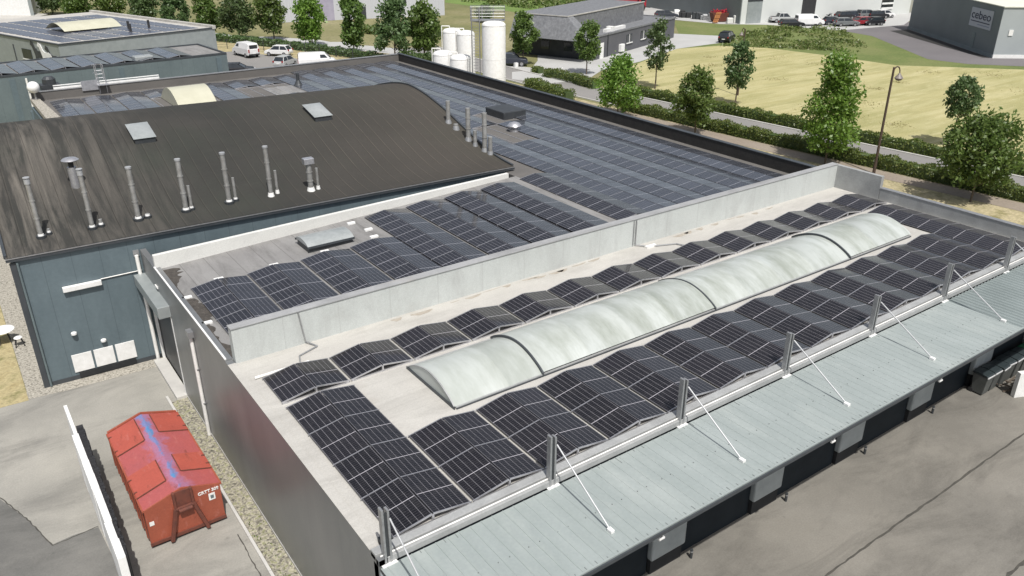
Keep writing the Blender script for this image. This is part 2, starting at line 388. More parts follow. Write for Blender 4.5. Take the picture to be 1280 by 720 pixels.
def leaf_mat(name, a, b_, c_):
    mt = bpy.data.materials.new(name); mt.use_nodes = True
    n = mt.node_tree; n.nodes.clear()
    out = n.nodes.new('ShaderNodeOutputMaterial')
    ge = nd(n, 'ShaderNodeNewGeometry'); 
    c = ramp(n, ge.outputs['Random Per Island'], [(0, a), (.55, b_), (1, c_)])
    c = mix(n, ramp(n, noise(n, coords(n), .9, 3), [(.35,(0,0,0)),(.7,(.55,.55,.55))]), c, a)
    oi = nd(n, 'ShaderNodeObjectInfo'); hv = nd(n, 'ShaderNodeHueSaturation'); L(n, c, hv.inputs['Color'])
    L(n, math_(n, 'MULTIPLY_ADD', oi.outputs['Random'], .018, .494), hv.inputs['Hue']); L(n, math_(n, 'MULTIPLY_ADD', oi.outputs['Random'], .3, .95), hv.inputs['Value']); c = hv.outputs[0]
    d = nd(n, 'ShaderNodeBsdfDiffuse'); t = nd(n, 'ShaderNodeBsdfTranslucent'); g = nd(n, 'ShaderNodeBsdfGlossy')
    g.inputs['Roughness'].default_value = .45; g.inputs['Color'].default_value = (.5,.5,.5,1)
    L(n, c, d.inputs[0]); L(n, c, t.inputs[0])
    m1 = nd(n, 'ShaderNodeMixShader'); m1.inputs[0].default_value = .45; L(n, d.outputs[0], m1.inputs[1]); L(n, t.outputs[0], m1.inputs[2])
    m2 = nd(n, 'ShaderNodeMixShader'); m2.inputs[0].default_value = .06; L(n, m1.outputs[0], m2.inputs[1]); L(n, g.outputs[0], m2.inputs[2])
    L(n, m2.outputs[0], out.inputs[0]); return mt
M['leaf'] = leaf_mat('deep_green_leaves', (.085,.145,.030), (.135,.205,.046), (.19,.26,.075))
M['leaf_bright'] = leaf_mat('fresh_green_leaves', (.105,.195,.026), (.165,.265,.042), (.23,.34,.07))
M['leaf_dark'] = leaf_mat('dull_green_leaves', (.075,.125,.042), (.115,.172,.062), (.165,.225,.095))
M['leaf_hedge'] = leaf_mat('hedge_leaves', (.075,.115,.022), (.145,.19,.04), (.25,.28,.08))
M['straw'] = leaf_mat('straw_blades', (.30,.275,.12), (.40,.35,.18), (.50,.45,.26))
M['leaf_weed'] = leaf_mat('weed_leaves', (.095,.145,.032), (.15,.20,.05), (.30,.29,.14))
M['bark'] = pm('grey_brown_bark', (.09,.07,.055), (.13,.105,.08), 5, .95, stretch=(1,1,.3), bmp=.4)

# ------------------------------------------------------------------ the ground and its sheets
def struct(name, mb, mat, label=None, **k):
    o = mb.build(name, mat, **k); o['kind'] = 'structure'
    if label: o['label'] = label
    return o
def V2(l): return [(p.x, p.y) for p in l]
struct('ground', MB().sheet([(-700,-300),(1100,-300),(1100,1200),(-700,1200)], -.02), M['land'])
struct('yard', MB().sheet([(-40,-30),(5.18,-30),(5.18,13.4),(5.94,13.4),(5.94,37.9),(-40,41.6)], .0), M['yard'])
struct('yard_apron', MB().sheet([(5.19,-30),(60,-30),(60,4),(44.2,15.2),(5.95,15.2),(5.95,13.39),(5.19,13.39)], .0), M['yard_right'])
struct('damp_slab', MB().sheet(V2([gp(-60,585), gp(0,624), gp(35,650), gp(65,681)]) + V2([gp(92,669), gp(123,659), gp(143,700), gp(150,718), gp(140,790), gp(-60,790)]), .004), M['damp'])
struct('gravel_strip', MB().prism([(5.26,14.3),(5.93,14.3),(5.93,33.6),(5.26,33.6)], -.01, .03), M['gravel_moss'])
struct('gravel_margin', MB().sheet([(1.4,37.42),(5.9,37.25),(5.9,38.4),(1.4,38.6)], .008).sheet([(.12,37.6),(1.4,37.45),(1.4,70),(.12,70)], .008), M['gravel'])
k = MB()
y = 14.2
while y < 33.5:
    k.box(5.14, 5.245, y, y+.985, -.01, .07+random.uniform(-.008,.008)); y += 1.0
struct('gravel_kerb', k, M['kerb'], bevel=.008)
struct('dry_lawn', MB().sheet([(-60,39.9),(.1,37.5),(.1,74),(-60,74)], .006), M['dry_grass'])
# joints sawn in the yard concrete
def strip(pts, wd, z, jit=.02, n=14):
    b = MB(); out = []
    for a, c in zip(pts, pts[1:]):
        a, c = Vector(a), Vector(c)
        for i in range(n): out.append(a.lerp(c, i/n))
    out.append(Vector(pts[-1]))
    prev = None
    for i, p in enumerate(out):
        q = out[min(i+1, len(out)-1)] - out[max(i-1, 0)]; q.z = 0; q.normalize(); nn = Vector((-q.y, q.x, 0))
        j = random.uniform(-jit, jit); ww = wd*random.uniform(.55, 1.35)
        l, r = p+nn*(ww/2+j), p-nn*(ww/2-j)
        l.z = r.z = z
        if prev: b.quad(prev[0], prev[1], r, l)
        prev = (l, r)
    return b
struct('yard_joint', strip([gp(1020,728), gp(1090,678), gp(1160,628), gp(1250,563), gp(1330,508)], .075, .008), M['joint'])
struct('yard_joint', strip([gp(1250,728), gp(1290,693)], .11, .008), M['joint'])
struct('yard_joint', strip([gp(-30,594), gp(0,622), gp(35,650), gp(66,682), gp(123,658)], .04, .009), M['joint'])
struct('yard_joint', strip([gp(297,668), gp(327,722)], .035, .008), M['joint'])

# street side: road axis runs almost along the long side of the warehouse
def rx(y, off): 
    # near edge of the road at y, pushed out by off
    return 65.6 - .088*(y-26) + off + (0 if y < 70 else .0022*(y-70)**2)
def band(o0, o1, y0, y1, z, n=24):
    b = MB(); ys = [y0+(y1-y0)*i/n for i in range(n+1)]
    for a, c in zip(ys, ys[1:]): b.quad((rx(a,o0),a,z),(rx(a,o1),a,z),(rx(c,o1),c,z),(rx(c,o0),c,z))
    return b
struct('verge', MB().sheet([(39.6,-10),(64,-10),(61.5,60),(58,130),(39.4,130)], -.015), M['verge'])
struct('path', band(-3.6, -1.5, -10, 96, .0), M['path'])
struct('road', band(0, 5.2, -20, 118, .0), M['road'])
kb = MB()
for o0, o1 in ((-.16, 0), (5.2, 5.42)):
    ys = [-20+138*i/60 for i in range(61)]
    for a, c in zip(ys, ys[1:]):
        kb.prism([(rx(a,o0),a),(rx(a,o1),a),(rx(c,o1),c),(rx(c,o0),c)], -.02, .11)
struct('road_kerb', kb, M['kerb'])
struct('field', MB().sheet(V2([gp(1420,270), gp(1120,207), gp(1000,166), gp(845,127), gp(780,106), gp(775,92), gp(790,82), gp(845,61), gp(900,57), gp(960,60), gp(1040,70), gp(1120,81.5), gp(1280,87), gp(1420,90)]), -.006), M['field'])
struct('grass_bank', MB().sheet(V2([gp(1420,90), gp(1280,87), gp(1120,81.5), gp(1040,70), gp(960,60), gp(900,57), gp(845,61), gp(790,82), gp(780,80), gp(850,46), gp(842,26), gp(900,30), gp(1000,28), gp(1060,33), gp(1090,45), gp(1160,74), gp(1280,83), gp(1420,86)]), -.011), M['grass'])
struct('driveway', MB().sheet(V2([gp(640,99), gp(690,104), gp(735,99), gp(752,88), gp(800,77), gp(846,61), gp(905,53), gp(905,45), gp(842,42), gp(780,50), gp(735,72), gp(672,66), gp(672,76), gp(662,88), gp(640,90)]), .004), M['pale_paving'])
struct('signed_yard', MB().sheet(V2([gp(1050,38), gp(1090,45), gp(1160,74), gp(1210,80), gp(1280,83), gp(1500,90), gp(1500,60), gp(1200,20), gp(1130,28)]), .0), M['asphalt_mauve'])
struct('painted_shadow_strip', MB().sheet(V2([gp(1112,38.5), gp(1135,37), gp(1238,72.6), gp(1228,72.0), gp(1180,58.5)]), .006), M['bitumen_and_shadow'])  # shadow at the signed warehouse's foot, painted as a black ground sheet
struct('meadow', MB().sheet(V2([gp(556,3), gp(600,9), gp(650,16), gp(700,23), gp(768,13), gp(800,-1), gp(1000,-30), gp(560,-30)]), -.005), pm('lush_meadow', (.10,.17,.035), (.15,.215,.05), .1, 1, fine=(2,.2), bmp=.3))
struct('hall_forecourt', MB().sheet(V2([gp(790,17), gp(800,19), gp(835,24), gp(900,30), gp(960,31), gp(1050,38), gp(1130,31), gp(1145,20), gp(1130,10), gp(930,10), gp(800,2), gp(770,8)]), .002), M['pale_paving'])
struct('car_park', MB().sheet([(26,72),(52,72),(52,100),(45,118),(36,142),(24,142)], .003), M['road'])
struct('lawn', MB().sheet(V2([gp(262,50), gp(330,58), gp(370,60), gp(480,70), gp(480,74), gp(360,68), gp(330,62), gp(262,66)]), .008), M['dry_grass'])
struct('back_road', strip([gp(-40,34), gp(150,42), gp(250,45), gp(400,55), gp(540,68), gp(655,92)], 6.5, -.004, 0, 8), M['pale_paving'])

# ------------------------------------------------------------------ the warehouse: front roof, middle roof, long rear wing
ZR = 5.62                                    # front roof deck
X0, X1, YF, YC, YB = 5.95, 40.2, 13.97, 25.3, 75.4
def zmid(x): return 5.62 + max(0, min(1, (x-6.5)/19.0))*.40
wh = empty('warehouse', (X0, YF, 0), 0, 'long flat-roofed grey warehouse with a pale canopy along the yard and a ribbed skylight', 'warehouse')
def part(mb, name, mat, parent=wh, **k): return mb.build(name, mat, parent, **k)
part(MB().box(X0, X0+.25, YF, YC+.3, .12, ZR+.03), 'side_wall', M['steel_wall'])
part(MB().box(X0, X0+.25, YC+.3, 33.75, .12, 5.72).box(X0, X0+.25, 33.75, 38.0, 4.05, 5.72).box(X0, X0+.25, 37.75, 38.0, .12, 4.05), 'side_wall', M['steel_wall'])
part(MB().box(X0-.015, X0+.3, YF, 33.7, 0, .12), 'wall_base', M['kerb'])
part(MB().box(X0-.01, X0+.26, YF+.45, YC, ZR+.03, ZR+.05), 'wall_coping', M['roof_front'])
part(MB().box(X0-.015, X0+.05, YC+.3, 35.4, 5.72, 5.765), 'wall_coping', M['white'])
part(MB().box(X0+.25, X1, YF+.28, YC, ZR-.3, ZR), 'roof_deck', M['roof_front'])
# front fascia and stepped flashings
part(MB().box(X0, 48, YF-.0, YF+.14, ZR-.16, ZR+.02).box(X0, 48, YF+.16, YF+.42, ZR-.1, ZR+.10), 'roof_edge_flashing', M['lavender_cap'], bevel=.01)
part(MB().tube((X0+.1, YF+.10, ZR+.045), (48, YF+.10, ZR+.045), .022, 6), 'cable_pipe', M['white_pvc'])
part(MB().box(X0+.3, X0+.62, YF+.44, YF+.62, ZR, ZR+.16), 'junction_box', M['dark_steel'])
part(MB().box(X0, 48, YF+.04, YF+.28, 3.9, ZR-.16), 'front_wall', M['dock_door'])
cw = MB().box(X0+.28, X1, YC, YC+.34, ZR-.2, 6.93)
part(cw, 'cross_wall', M['cross_wall'])
part(MB().box(X0+.26, X1+.02, YC-.03, YC+.37, 6.93, 6.975), 'wall_top', M['cap'], bevel=.008)
part(MB().box(X1-.02, X1+.22, 22.6, YC+.36, ZR-.1, 6.9), 'parapet', M['lavender_cap'])
part(MB().box(X1, X1+.26, YF+.1, 22.58, .0, ZR+.62), 'parapet', M['lavender_cap'], bevel=.01)
part(MB().box(X1-.02, X1+.29, YF+.1, 22.58, ZR+.62, ZR+.66), 'parapet_cap', M['galv'])
# middle roof, falling to the left
mr = MB()
def zdeck(x, y): return zmid(x)
for a, c in ((X0+.13, 12), (12, 18), (18, 26)):
    ya, yc = (35.35+(a-6)*.052, 35.35+(c-6)*.052)
    mr.prism([(a, YC+.34), (c, YC+.34), (c, yc), (a, ya)], 5.1, zdeck)
part(mr, 'roof_deck', M['roof_mid'])
part(MB().box(26, 39.25, YC+.34, 75.2, 5.3, 6.0).box(6.3, 26, 60, 75.2, 5.3, 6.0), 'roof_deck', M['roof_rear'])
part(MB().prism([(X0+.05,35.35),(25.5,36.36),(25.5,36.58),(X0+.05,35.57)], 5.3, lambda x, y: 6.27), 'rear_upstand', M['white_membrane'])
part(MB().box(X0, X1, 74.9, 75.2, 0, 5.3).box(39.1, 39.3, YC+.4, 75.2, 0, 5.3).box(6.1, 6.3, 66, 75.2, 0, 5.6), 'rear_wall', M['teal_wall'])
part(MB().box(39.2, 39.45, YC+.36, 75.5, 5.3, 6.72), 'dark_parapet', M['bitumen_and_shadow'])
part(MB().box(39.17, 39.5, YC+.36, 75.5, 6.72, 6.76), 'parapet_cap', M['trim'])
part(MB().box(23, 39.2, 75.2, 75.45, 5.3, 6.66).box(6.3, 23, 75.2, 75.45, 5.3, 6.62), 'rear_parapet', M['roof_rear'])
part(MB().box(6.2, 39.2, 75.16, 75.5, 6.66, 6.72), 'parapet_cap', M['galv'])
part(MB().box(8.0, 16.2, 75.55, 75.72, 5.3, 6.86).box(8.0, 16.2, 75.55, 75.75, 6.95, 7.0), 'roof_guard', M['white'])
part(MB().prism([(6.15,66),(7.1,66),(6.75,75.2),(6.15,75.2)], 5.9, 6.25), 'edge_ballast', M['gravel'])
dish = MB(); dish.lathe((6.5, 74.5, 6.75), [(.46*math.sin(math.pi*(.04+.92*i/10)), .46-.46*math.cos(math.pi*(.04+.92*i/10))) for i in range(11)], 18); 
part(dish, 'white_dish', M['white'], smooth=True); part(MB().tube((6.5,74.5,6.2),(6.5,74.5,6.9),.08), 'dish_post', M['galv'])
# caged ladder over the rear edge
lad = MB()
lx, ly = 11.6, 75.2
for s in (-.28, .28): lad.tube((lx+s, ly, 5.9), (lx+s, ly, 8.3), .03, 6); lad.tube((lx+s, ly, 8.3), (lx+s, ly+.7, 8.3), .03, 6); lad.tube((lx+s, ly+.7, 8.3), (lx+s, ly+.7, 5), .03, 6)
for i in range(10): lad.tube((lx-.28, ly+.7, 5.1+i*.3), (lx+.28, ly+.7, 5.1+i*.3), .02, 6)
for zz in (7.0, 7.6, 8.2):
    pts = [(lx+.42*math.cos(t), ly+.75+.5*math.sin(t), zz) for t in [math.pi*i/8 for i in range(9)]]
    lad.path(pts, .02, 5)
lad.box(lx-.45, lx+.45, ly-.5, ly, 6.75, 6.82).box(lx-1.6, lx-.35, ly-.1, ly-.04, 6.4, 7.2)
part(lad, 'roof_ladder', M['alu'])
# silt that has gathered along the low left edge
sb = MB(); pts = []
yy = 25.8
while yy < 35.2:
    wd = .42 + .30*math.sin(yy*1.3) + random.uniform(-.16, .22)
    pts.append((yy, max(.18, wd))); yy += .16
for (a, wa), (c, wc) in zip(pts, pts[1:]): sb.prism([(X0+.14,a),(X0+.14+wa,a),(X0+.14+wc,c),(X0+.14,c)], 5.6, 5.645)
part(sb, 'silt_strip', M['silt'])
for bx, by in ((6.30, 28.9), (6.30, 31.6), (7.9, 32.62), (10.3, 32.6), (12.7, 32.65), (15.3, 32.9), (15.5, 33.9), (15.2, 35.2)):
    part(MB().box(bx-.20, bx+.20, by-.09, by+.09, zmid(bx)-.02, zmid(bx)+.10), 'ballast_block', M['white'], bevel=.02)
ys_ = MB(); x = 11.0
while x < 34:
    if not (22.5 < x < 26.5) and random.random() < .8:
        ya = YC - random.uniform(.0, .06); hb_ = random.uniform(.05, .28); l_ = random.uniform(.35, 1.1)
        q_ = [(x, ya-hb_*.3), (x+l_*.3, ya-hb_), (x+l_*.75, ya-hb_*.8), (x+l_, ya-hb_*.2), (x+l_, ya), (x, ya)]
        q_ = [(px_, py_-.12-.05*math.sin(px_)) for px_, py_ in q_]
        ys_.prism(q_, ZR-.01, ZR+.004)
    x += random.uniform(.4, 1.2)
part(ys_, 'water_mark', pm('brown_water_mark', (.27,.24,.20), (.36,.33,.285), 5, .9))
# roof hatch on the middle roof
hx0, hx1, hy0, hy1 = 12.1, 14.25, 33.0, 34.35; zh = zmid(13)
part(MB().box(hx0, hx1, hy0, hy1, zh-.05, zh+.28), 'hatch_kerb', M['dark_steel'])
hb = MB(); nseg = 10
for i in range(nseg):
    t0, t1 = i/nseg, (i+1)/nseg
    f_ = lambda t: zh+.30+.20*math.sin(math.pi*t)**.6
    hb.quad((hx0-.06, hy0-.06+(hy1-hy0+.12)*t0, f_(t0)), (hx1+.06, hy0-.06+(hy1-hy0+.12)*t0, f_(t0)), (hx1+.06, hy0-.06+(hy1-hy0+.12)*t1, f_(t1)), (hx0-.06, hy0-.06+(hy1-hy0+.12)*t1, f_(t1)))
for xx in (hx0-.06, hx1+.06):
    hb.add([(xx, hy0-.06+(hy1-hy0+.12)*i/nseg, f_(i/nseg)) for i in range(nseg+1)], [tuple(range(nseg+1))])
part(hb, 'hatch_dome', M['dome_grey'], smooth=True)
part(MB().box(hx0-.08, hx1+.08, hy0-.09, hy0-.05, zh+.2, zh+.30).box(hx0-.08, hx1+.08, hy1+.05, hy1+.09, zh+.2, zh+.30), 'hatch_rim', M['trim'])
# pipes on the cross wall
part(MB().path([(24.9,YC-.04,6.9),(24.9,YC-.04,5.7),(25.3,YC-.5,5.67),(26.6,YC-1.0,5.67),(26.9,YC-1.7,5.67)], .03, 6).path([(24.75,YC-.04,6.9),(24.75,YC-.04,5.7)], .02, 6), 'cable_pipe', M['galv'])
part(MB().box(25.1,25.7,YC-.62,YC-.45,5.62,5.72), 'cable_tray', M['white_pvc'])
part(MB().path([(8.6,YC-.03,6.95),(8.75,YC-.03,5.72),(9.0,YC-.5,5.66),(8.2,YC-.8,5.66),(8.0,YC-1.4,5.66),(7.2,YC-2.0,5.66)], .028, 6), 'cable_pipe', M['galv'])
part(MB().tube((6.4,23.9,5.68),(8.3,23.9,5.68),.05,8), 'drain_pipe', M['white_pvc'])

# long ribbed skylight: four overlapping milky sheets on a kerb
SY0, SY1 = 18.55, 21.55
def vault(mb, xa, xb, lift=0.0, n=18, y0=SY0, y1=SY1, base=ZR+.08, hh=.52, rib=2.12):
    x = xa; cur = []
    xs = [xa]
    while x + rib*1.4 < xb: x += rib; xs += [x-.03, x, x+.03]
    xs.append(xb)
    prof = []
    for k_, xx in enumerate(xs):
        rise = .012 if (k_ % 3 == 2 and 0 < k_ < len(xs)-1) else 0
        prof.append([(xx, y0-lift*.4+(y1-y0+lift*.8)*i/n, base+lift+rise+hh*max(0, math.sin(math.pi*i/n))**.85) for i in range(n+1)])
    vs = [p for r_ in prof for p in r_]; fs = []
    for a in range(len(xs)-1):
        for i in range(n): fs.append((a*(n+1)+i, (a+1)*(n+1)+i, (a+1)*(n+1)+i+1, a*(n+1)+i+1))
    fs += [tuple(range(n+1)), tuple(reversed(range((len(xs)-1)*(n+1), len(xs)*(n+1))))]
    mb.add(vs, fs); return mb
part(MB().box(10.94, 36.45, SY0-.06, SY1+.06, ZR-.02, ZR+.08), 'skylight_kerb', M['lavender_cap'])
segs = [(10.9, 14.42, .0), (14.36, 22.86, .06), (22.8, 31.66, .0), (31.6, 36.5, .05)]
for xa, xb, lf in segs:
    s_ = part(vault(MB(), xa, xb, lf), 'skylight_sheet', M['dome'], smooth=True)
for xx in (14.36, 22.8, 31.6):
    e = MB(); n = 24
    pr = lambda t, off: (SY0-.08+(SY1-SY0+.16)*t, ZR+.08+off+.54*max(0, math.sin(math.pi*t))**.85)
    for i in range(n):
        (ya, za), (yb, zb) = pr(i/n, .055), pr((i+1)/n, .055)
        e.add([(xx-.03,ya,za-.07),(xx+.03,ya,za-.07),(xx+.03,ya,za+.012),(xx-.03,ya,za+.012),(xx-.03,yb,zb-.07),(xx+.03,yb,zb-.07),(xx+.03,yb,zb+.012),(xx-.03,yb,zb+.012)],
              [(0,1,2,3),(7,6,5,4),(0,4,5,1),(1,5,6,2),(2,6,7,3),(3,7,4,0)])
    part(e, 'skylight_joint', M['trim'])
e = MB(); n = 24
for i in range(n):
    t0, t1 = i/n, (i+1)/n; ya, yb = SY0+(SY1-SY0)*t0, SY0+(SY1-SY0)*t1
    za, zb = [ZR+.08+.52*max(0, math.sin(math.pi*t))**.85 for t in (t0, t1)]
    e.bar((10.9, ya, za+.01), (10.9, yb, zb+.01), .05, .03)
part(e, 'skylight_end_rim', M['lavender_cap'])
part(MB().box(10.86, 10.9, SY0-.05, SY1+.05, ZR, ZR+.10), 'skylight_end_rim', M['trim'])
part(MB().box(10.94, 36.45, SY0-.085, SY0-.061, ZR+.0, ZR+.05), 'skylight_gutter', M['trim'])

# canopy, its posts and tie rods
CZ = 5.44; CYO, CYI = 11.02, 13.93
cm = MB()
def ribbed(mb, xa, xb, pitch, w0, w1, h, z):
    prof = [(xa, z)]; x = xa + pitch*.5
    while x + w0 < xb:
        prof += [(x-w0/2, z), (x-w1/2, z+h), (x+w1/2, z+h), (x+w0/2, z)]; x += pitch
    prof += [(xb, z)]
    n = len(prof)
    mb.add([(px_, CYO, pz) for px_, pz in prof] + [(px_, CYI, pz) for px_, pz in prof], [(i, i+1, n+i+1, n+i) for i in range(n-1)]); return mb
ribbed(cm, X0+.02, 31.45, .34, .04, .02, .014, CZ)
cm.cur = 1; x = X0+.6
while x < 31:
    for dx in (0, .34): cm.tube((x+dx, 12.45, CZ-.01), (x+dx, 12.45, CZ+.020), .015, 6)
    x += .92
x = X0+.3
while x < 31:
    cm.box(x, x+.014, CYO+.01, CYO+random.uniform(.06,.16), CZ-.004, CZ+.010)
    if random.random() < .25: cm.box(x+.1, x+.112, CYI-.08-random.random()*.25, CYI-.02, CZ-.004, CZ+.010)
    x += .34
cm.cur = 0
cp = part(cm, 'canopy_sheet', [M['canopy'], M['fixing']])
part(ribbed(MB(), 31.47, 52, .26, .13, .07, .05, CZ-.015), 'canopy_sheet', M['canopy_rib'])
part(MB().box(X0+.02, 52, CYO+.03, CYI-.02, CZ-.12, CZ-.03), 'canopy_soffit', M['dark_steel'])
part(MB().box(X0, 52, CYO-.05, CYO, CZ-.07, CZ+.02), 'canopy_edge', M['canopy'])
part(MB().box(X0, 52, CYO-.10, CYO-.055, CZ-.13, CZ-.02), 'canopy_gutter', M['trim'])
POSTX = [6.22 + 5.02*i for i in range(9)]
for i, xx in enumerate(POSTX):
    yb = YF + .07
    ps = MB().box(xx-.105, xx-.045, yb-.085, yb+.085, CZ+.02, CZ+1.66).box(xx+.045, xx+.105, yb-.085, yb+.085, CZ+.02, CZ+1.60)
    p_ = part(ps, 'canopy_post', M['galv'], bevel=.006)
    part(MB().box(xx-.0445, xx+.0445, yb-.05, yb-.02, CZ+.03, CZ+1.52), 'web', M['dark_steel'], parent=p_)
    part(MB().box(xx-.2, xx+.2, yb-.16, yb+.1, CZ+.0, CZ+.025), 'base_plate', M['white'], parent=p_)
    xr = xx + .10
    part(MB().tube((xr, yb-.1, CZ+1.36), (xr, 11.72, CZ+.06), .024, 8), 'tie_rod', M['rod'])
    part(MB().box(xr-.06, xr+.06, 11.6, 11.78, CZ+.0, CZ+.09), 'rod_foot', M['white'], bevel=.01)
# loading bays: dark doors between clad pillars
for i, xx in enumerate(POSTX[0:9]):
    xc = xx - .22
    part(MB().box(max(X0, xc-.78), xc+.78, YF-.22, YF+.03, .62, CZ-.13), 'dock_pillar', M['facade'], bevel=.06)
    part(MB().box(max(X0, xc-.72), xc+.72, YF-.12, YF+.03, 0, .62), 'plinth', M['plinth'])
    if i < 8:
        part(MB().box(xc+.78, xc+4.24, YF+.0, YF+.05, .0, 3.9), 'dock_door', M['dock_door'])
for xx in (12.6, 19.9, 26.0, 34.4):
    part(MB().box(xx-.02, xx+.02, CYO+.02, CYO+.05, CZ-.36, CZ-.1).box(xx-.14, xx+.05, CYO-.0, CYO+.07, CZ-.41, CZ-.36), 'canopy_lamp', M['white'])
# left wall: door under a box hood, downpipes
part(MB().box(X0+.14, X0+.18, 33.8, 37.75, .1, 4.05), 'side_door', M['dark'])
part(MB().box(X0-.02, X0+.1, 33.72, 33.84, .1, 4.05).box(X0-.02, X0+.1, 37.7, 37.78, .1, 4.05), 'door_frame', M['white'])
part(MB().box(X0-.5, X0+.02, 33.65, 37.95, 4.05, 4.58), 'door_hood', M['hood'], bevel=.02)
part(MB().box(X0-.45, X0+.1, 33.6, 37.7, 0, .16), 'door_step', M['kerb'])
dp = MB().tube((X0-.08, 30.1, .05), (X0-.08, 30.1, 4.7), .075, 12)
part(dp, 'downpipe', M['white_pvc'], smooth=True)
part(MB().box(X0-.2, X0+.0, 29.9, 30.3, 4.7, 4.95), 'rain_head', M['galv'])
part(MB().box(X0-.1, X0+.0, 30.0, 30.2, 1.6, 1.64).box(X0-.1, X0, 30.0, 30.2, 3.2, 3.24), 'pipe_clip', M['galv'])
part(MB().tube((X0-.20, 37.92, .05), (X0-.20, 37.92, 5.5), .085, 12), 'downpipe', M['white_pvc'], smooth=True)
part(MB().box(X0-.3, X0-.05, 38.05, 38.3, 5.4, 5.7), 'rain_head', M['galv'])
part(MB().box(X0-.06, X0-.005, 35.3, 35.7, 4.75, 4.83), 'wall_lamp', M['white'])
# rear wing: hatch, cowl, vault light
hp = gp(633, 143, 6.1); vp = gp(643, 164, 6.0)
part(MB().box(hp.x-1.0, hp.x+1.0, hp.y-1.1, hp.y+1.3, 5.9, 6.55), 'roof_box', M['dark_steel'], bevel=.05)
cv = MB().lathe((vp.x, vp.y, 6.0), [(.34,0),(.34,.18),(.22,.2),(.22,.3),(.46,.32),(.5,.4),(.34,.58),(.1,.66)], 18)
part(cv, 'roof_cowl', M['alu'], smooth=True)
part(vault(MB(), 15.0, 17.9, 0, 14, 65, 70.6, 6.05, 1.2, 50), 'rear_vault_light', M['dome_cream'], smooth=True)
v2 = gp(373, 106, 6.1)
part(MB().tube((v2.x, v2.y, 6), (v2.x, v2.y, 7.1), .14, 10).lathe((v2.x, v2.y, 6.0), [(.5,0),(.3,.2),(.16,.5)], 12), 'vent_pipe', M['dark_steel'])
part(MB().box(v2.x-3.0, v2.x+2.5, v2.y-3.2, v2.y+.6, 6.0, 6.03), 'pale_roof_patch', M['roof_mid'])
bx = gp(60, 112, 6.2)
part(MB().box(bx.x-.7, bx.x+.7, 76, 77.2, 4, 7.0).lathe((bx.x, 76.6, 7.0), [(.5,0),(.5,.4),(.3,.6)], 12), 'dark_cowl', M['dark_steel'])

# ------------------------------------------------------------------ the vaulted hall
TH = .03; HL, HD = 25.6, 25.8
hall = empty('vaulted_hall', (.88, 38.25, 0), -TH, 'slate blue hall under a wide dark felt barrel roof with rows of metal flues', 'hall')
PROF = [(0,0),(1.0,.07),(2,.18),(3.4,.48),(5,.93),(6.5,1.38),(8.1,1.84),(9.4,2.13),(10.3,2.31),(11.3,2.46),(12.2,2.55),(12.9,2.58)]
PROF += [(HD-d, z) for d, z in reversed(PROF[:-1])]
def zprof(d):
    d = max(0, min(HD, d))
    for (a, za), (c, zc) in zip(PROF, PROF[1:]):
        if d <= c: return za + (zc-za)*(d-a)/(c-a)
    return 0
def zhall(s, d): return 6.47 - .20*s/HL + zprof(d)*(1.09-.09*s/HL)
EX = Vector((math.cos(TH), -math.sin(TH), 0)); EY = Vector((math.sin(TH), math.cos(TH), 0)); HO = Vector((.88, 38.25, 0))
def hloc(p): q = Vector(p)-HO; return Vector((q.dot(EX), q.dot(EY), q.z))
def onroof(px, py):
    d = ray(px, py); t0 = None
    for i in range(4000):
        t = 30 + i*.02; p = CPOS + d*t; l = hloc(p)
        if 0 <= l.y <= 16 and l.z <= zhall(l.x, l.y): return Vector((l.x, l.y, zhall(l.x, l.y)))
        if l.y > 18: break
    return Vector((l.x, 1, zhall(l.x, 1)))
br = MB(); ns = 26; nd_ = 56
grid = []
for i in range(ns+1):
    s = -.12 + (HL+.24)*i/ns
    for j in range(nd_+1): d = -.15 + (HD+.3)*j/nd_; grid.append((s, d, zhall(s, d)))
fs = [(i*(nd_+1)+j, (i+1)*(nd_+1)+j, (i+1)*(nd_+1)+j+1, i*(nd_+1)+j+1) for i in range(ns) for j in range(nd_)]
br.add(grid, fs)
lp = lambda mb, nm, mt, parent=hall, **k: mb.build(nm, mt, parent, local=True, **k)
roof = lp(br, 'barrel_roof', M['barrel'], smooth=True)
def eave(s): return 6.47-.20*s/HL
lp(MB().prism([(0,0),(HL,0),(HL,.2),(0,.2)], .0, lambda x, y: eave(x)-.12), 'front_wall', M['teal_wall'])
gw = MB()
for s in (0, HL-.2):
    pr = [(0,0)] + [(d, zhall(s, d)-.05) for d in [HD*i/40 for i in range(41)]] + [(HD, 0)]
    gw.extr(pr, 'x', s, s+.2)
lp(gw, 'gable_wall', M['teal_wall'])
lp(MB().box(0, HL, HD-.2, HD, 0, 6.2), 'back_wall', M['teal_wall'])
gut = MB()
for i in range(26):
    s0, s1 = -.15+(HL+.3)*i/26, -.15+(HL+.3)*(i+1)/26
    gut.prism([(s0,-.15),(s1,-.15),(s1,-.01),(s0,-.01)], lambda x, y: eave(x)-.19, lambda x, y: eave(x)-.04)
lp(gut, 'eave_gutter', M['trim'])
lp(MB().prism([(-.15,-.175),(HL+.15,-.175),(HL+.15,-.145),(-.15,-.145)], lambda x, y: eave(x)-.06, lambda x, y: eave(x)-.015), 'gutter_lip', M['galv'])
for s in (-.13, HL+.1):
    e = MB(); n = 40
    for i in range(n):
        d0, d1 = HD*i/n, HD*(i+1)/n
        e.bar((s, d0, zhall(s, d0)+.02), (s, d1, zhall(s, d1)+.02), .12, .16)
    lp(e, 'verge_trim', M['trim'])
lp(MB().box(-.05, .18, -.05, .0, 0, 6.2), 'corner_trim', M['trim'])
lp(MB().tube((.24, -.09, .05), (.24, -.09, 6.2), .05, 8), 'downpipe', M['pale_teal_wall'])
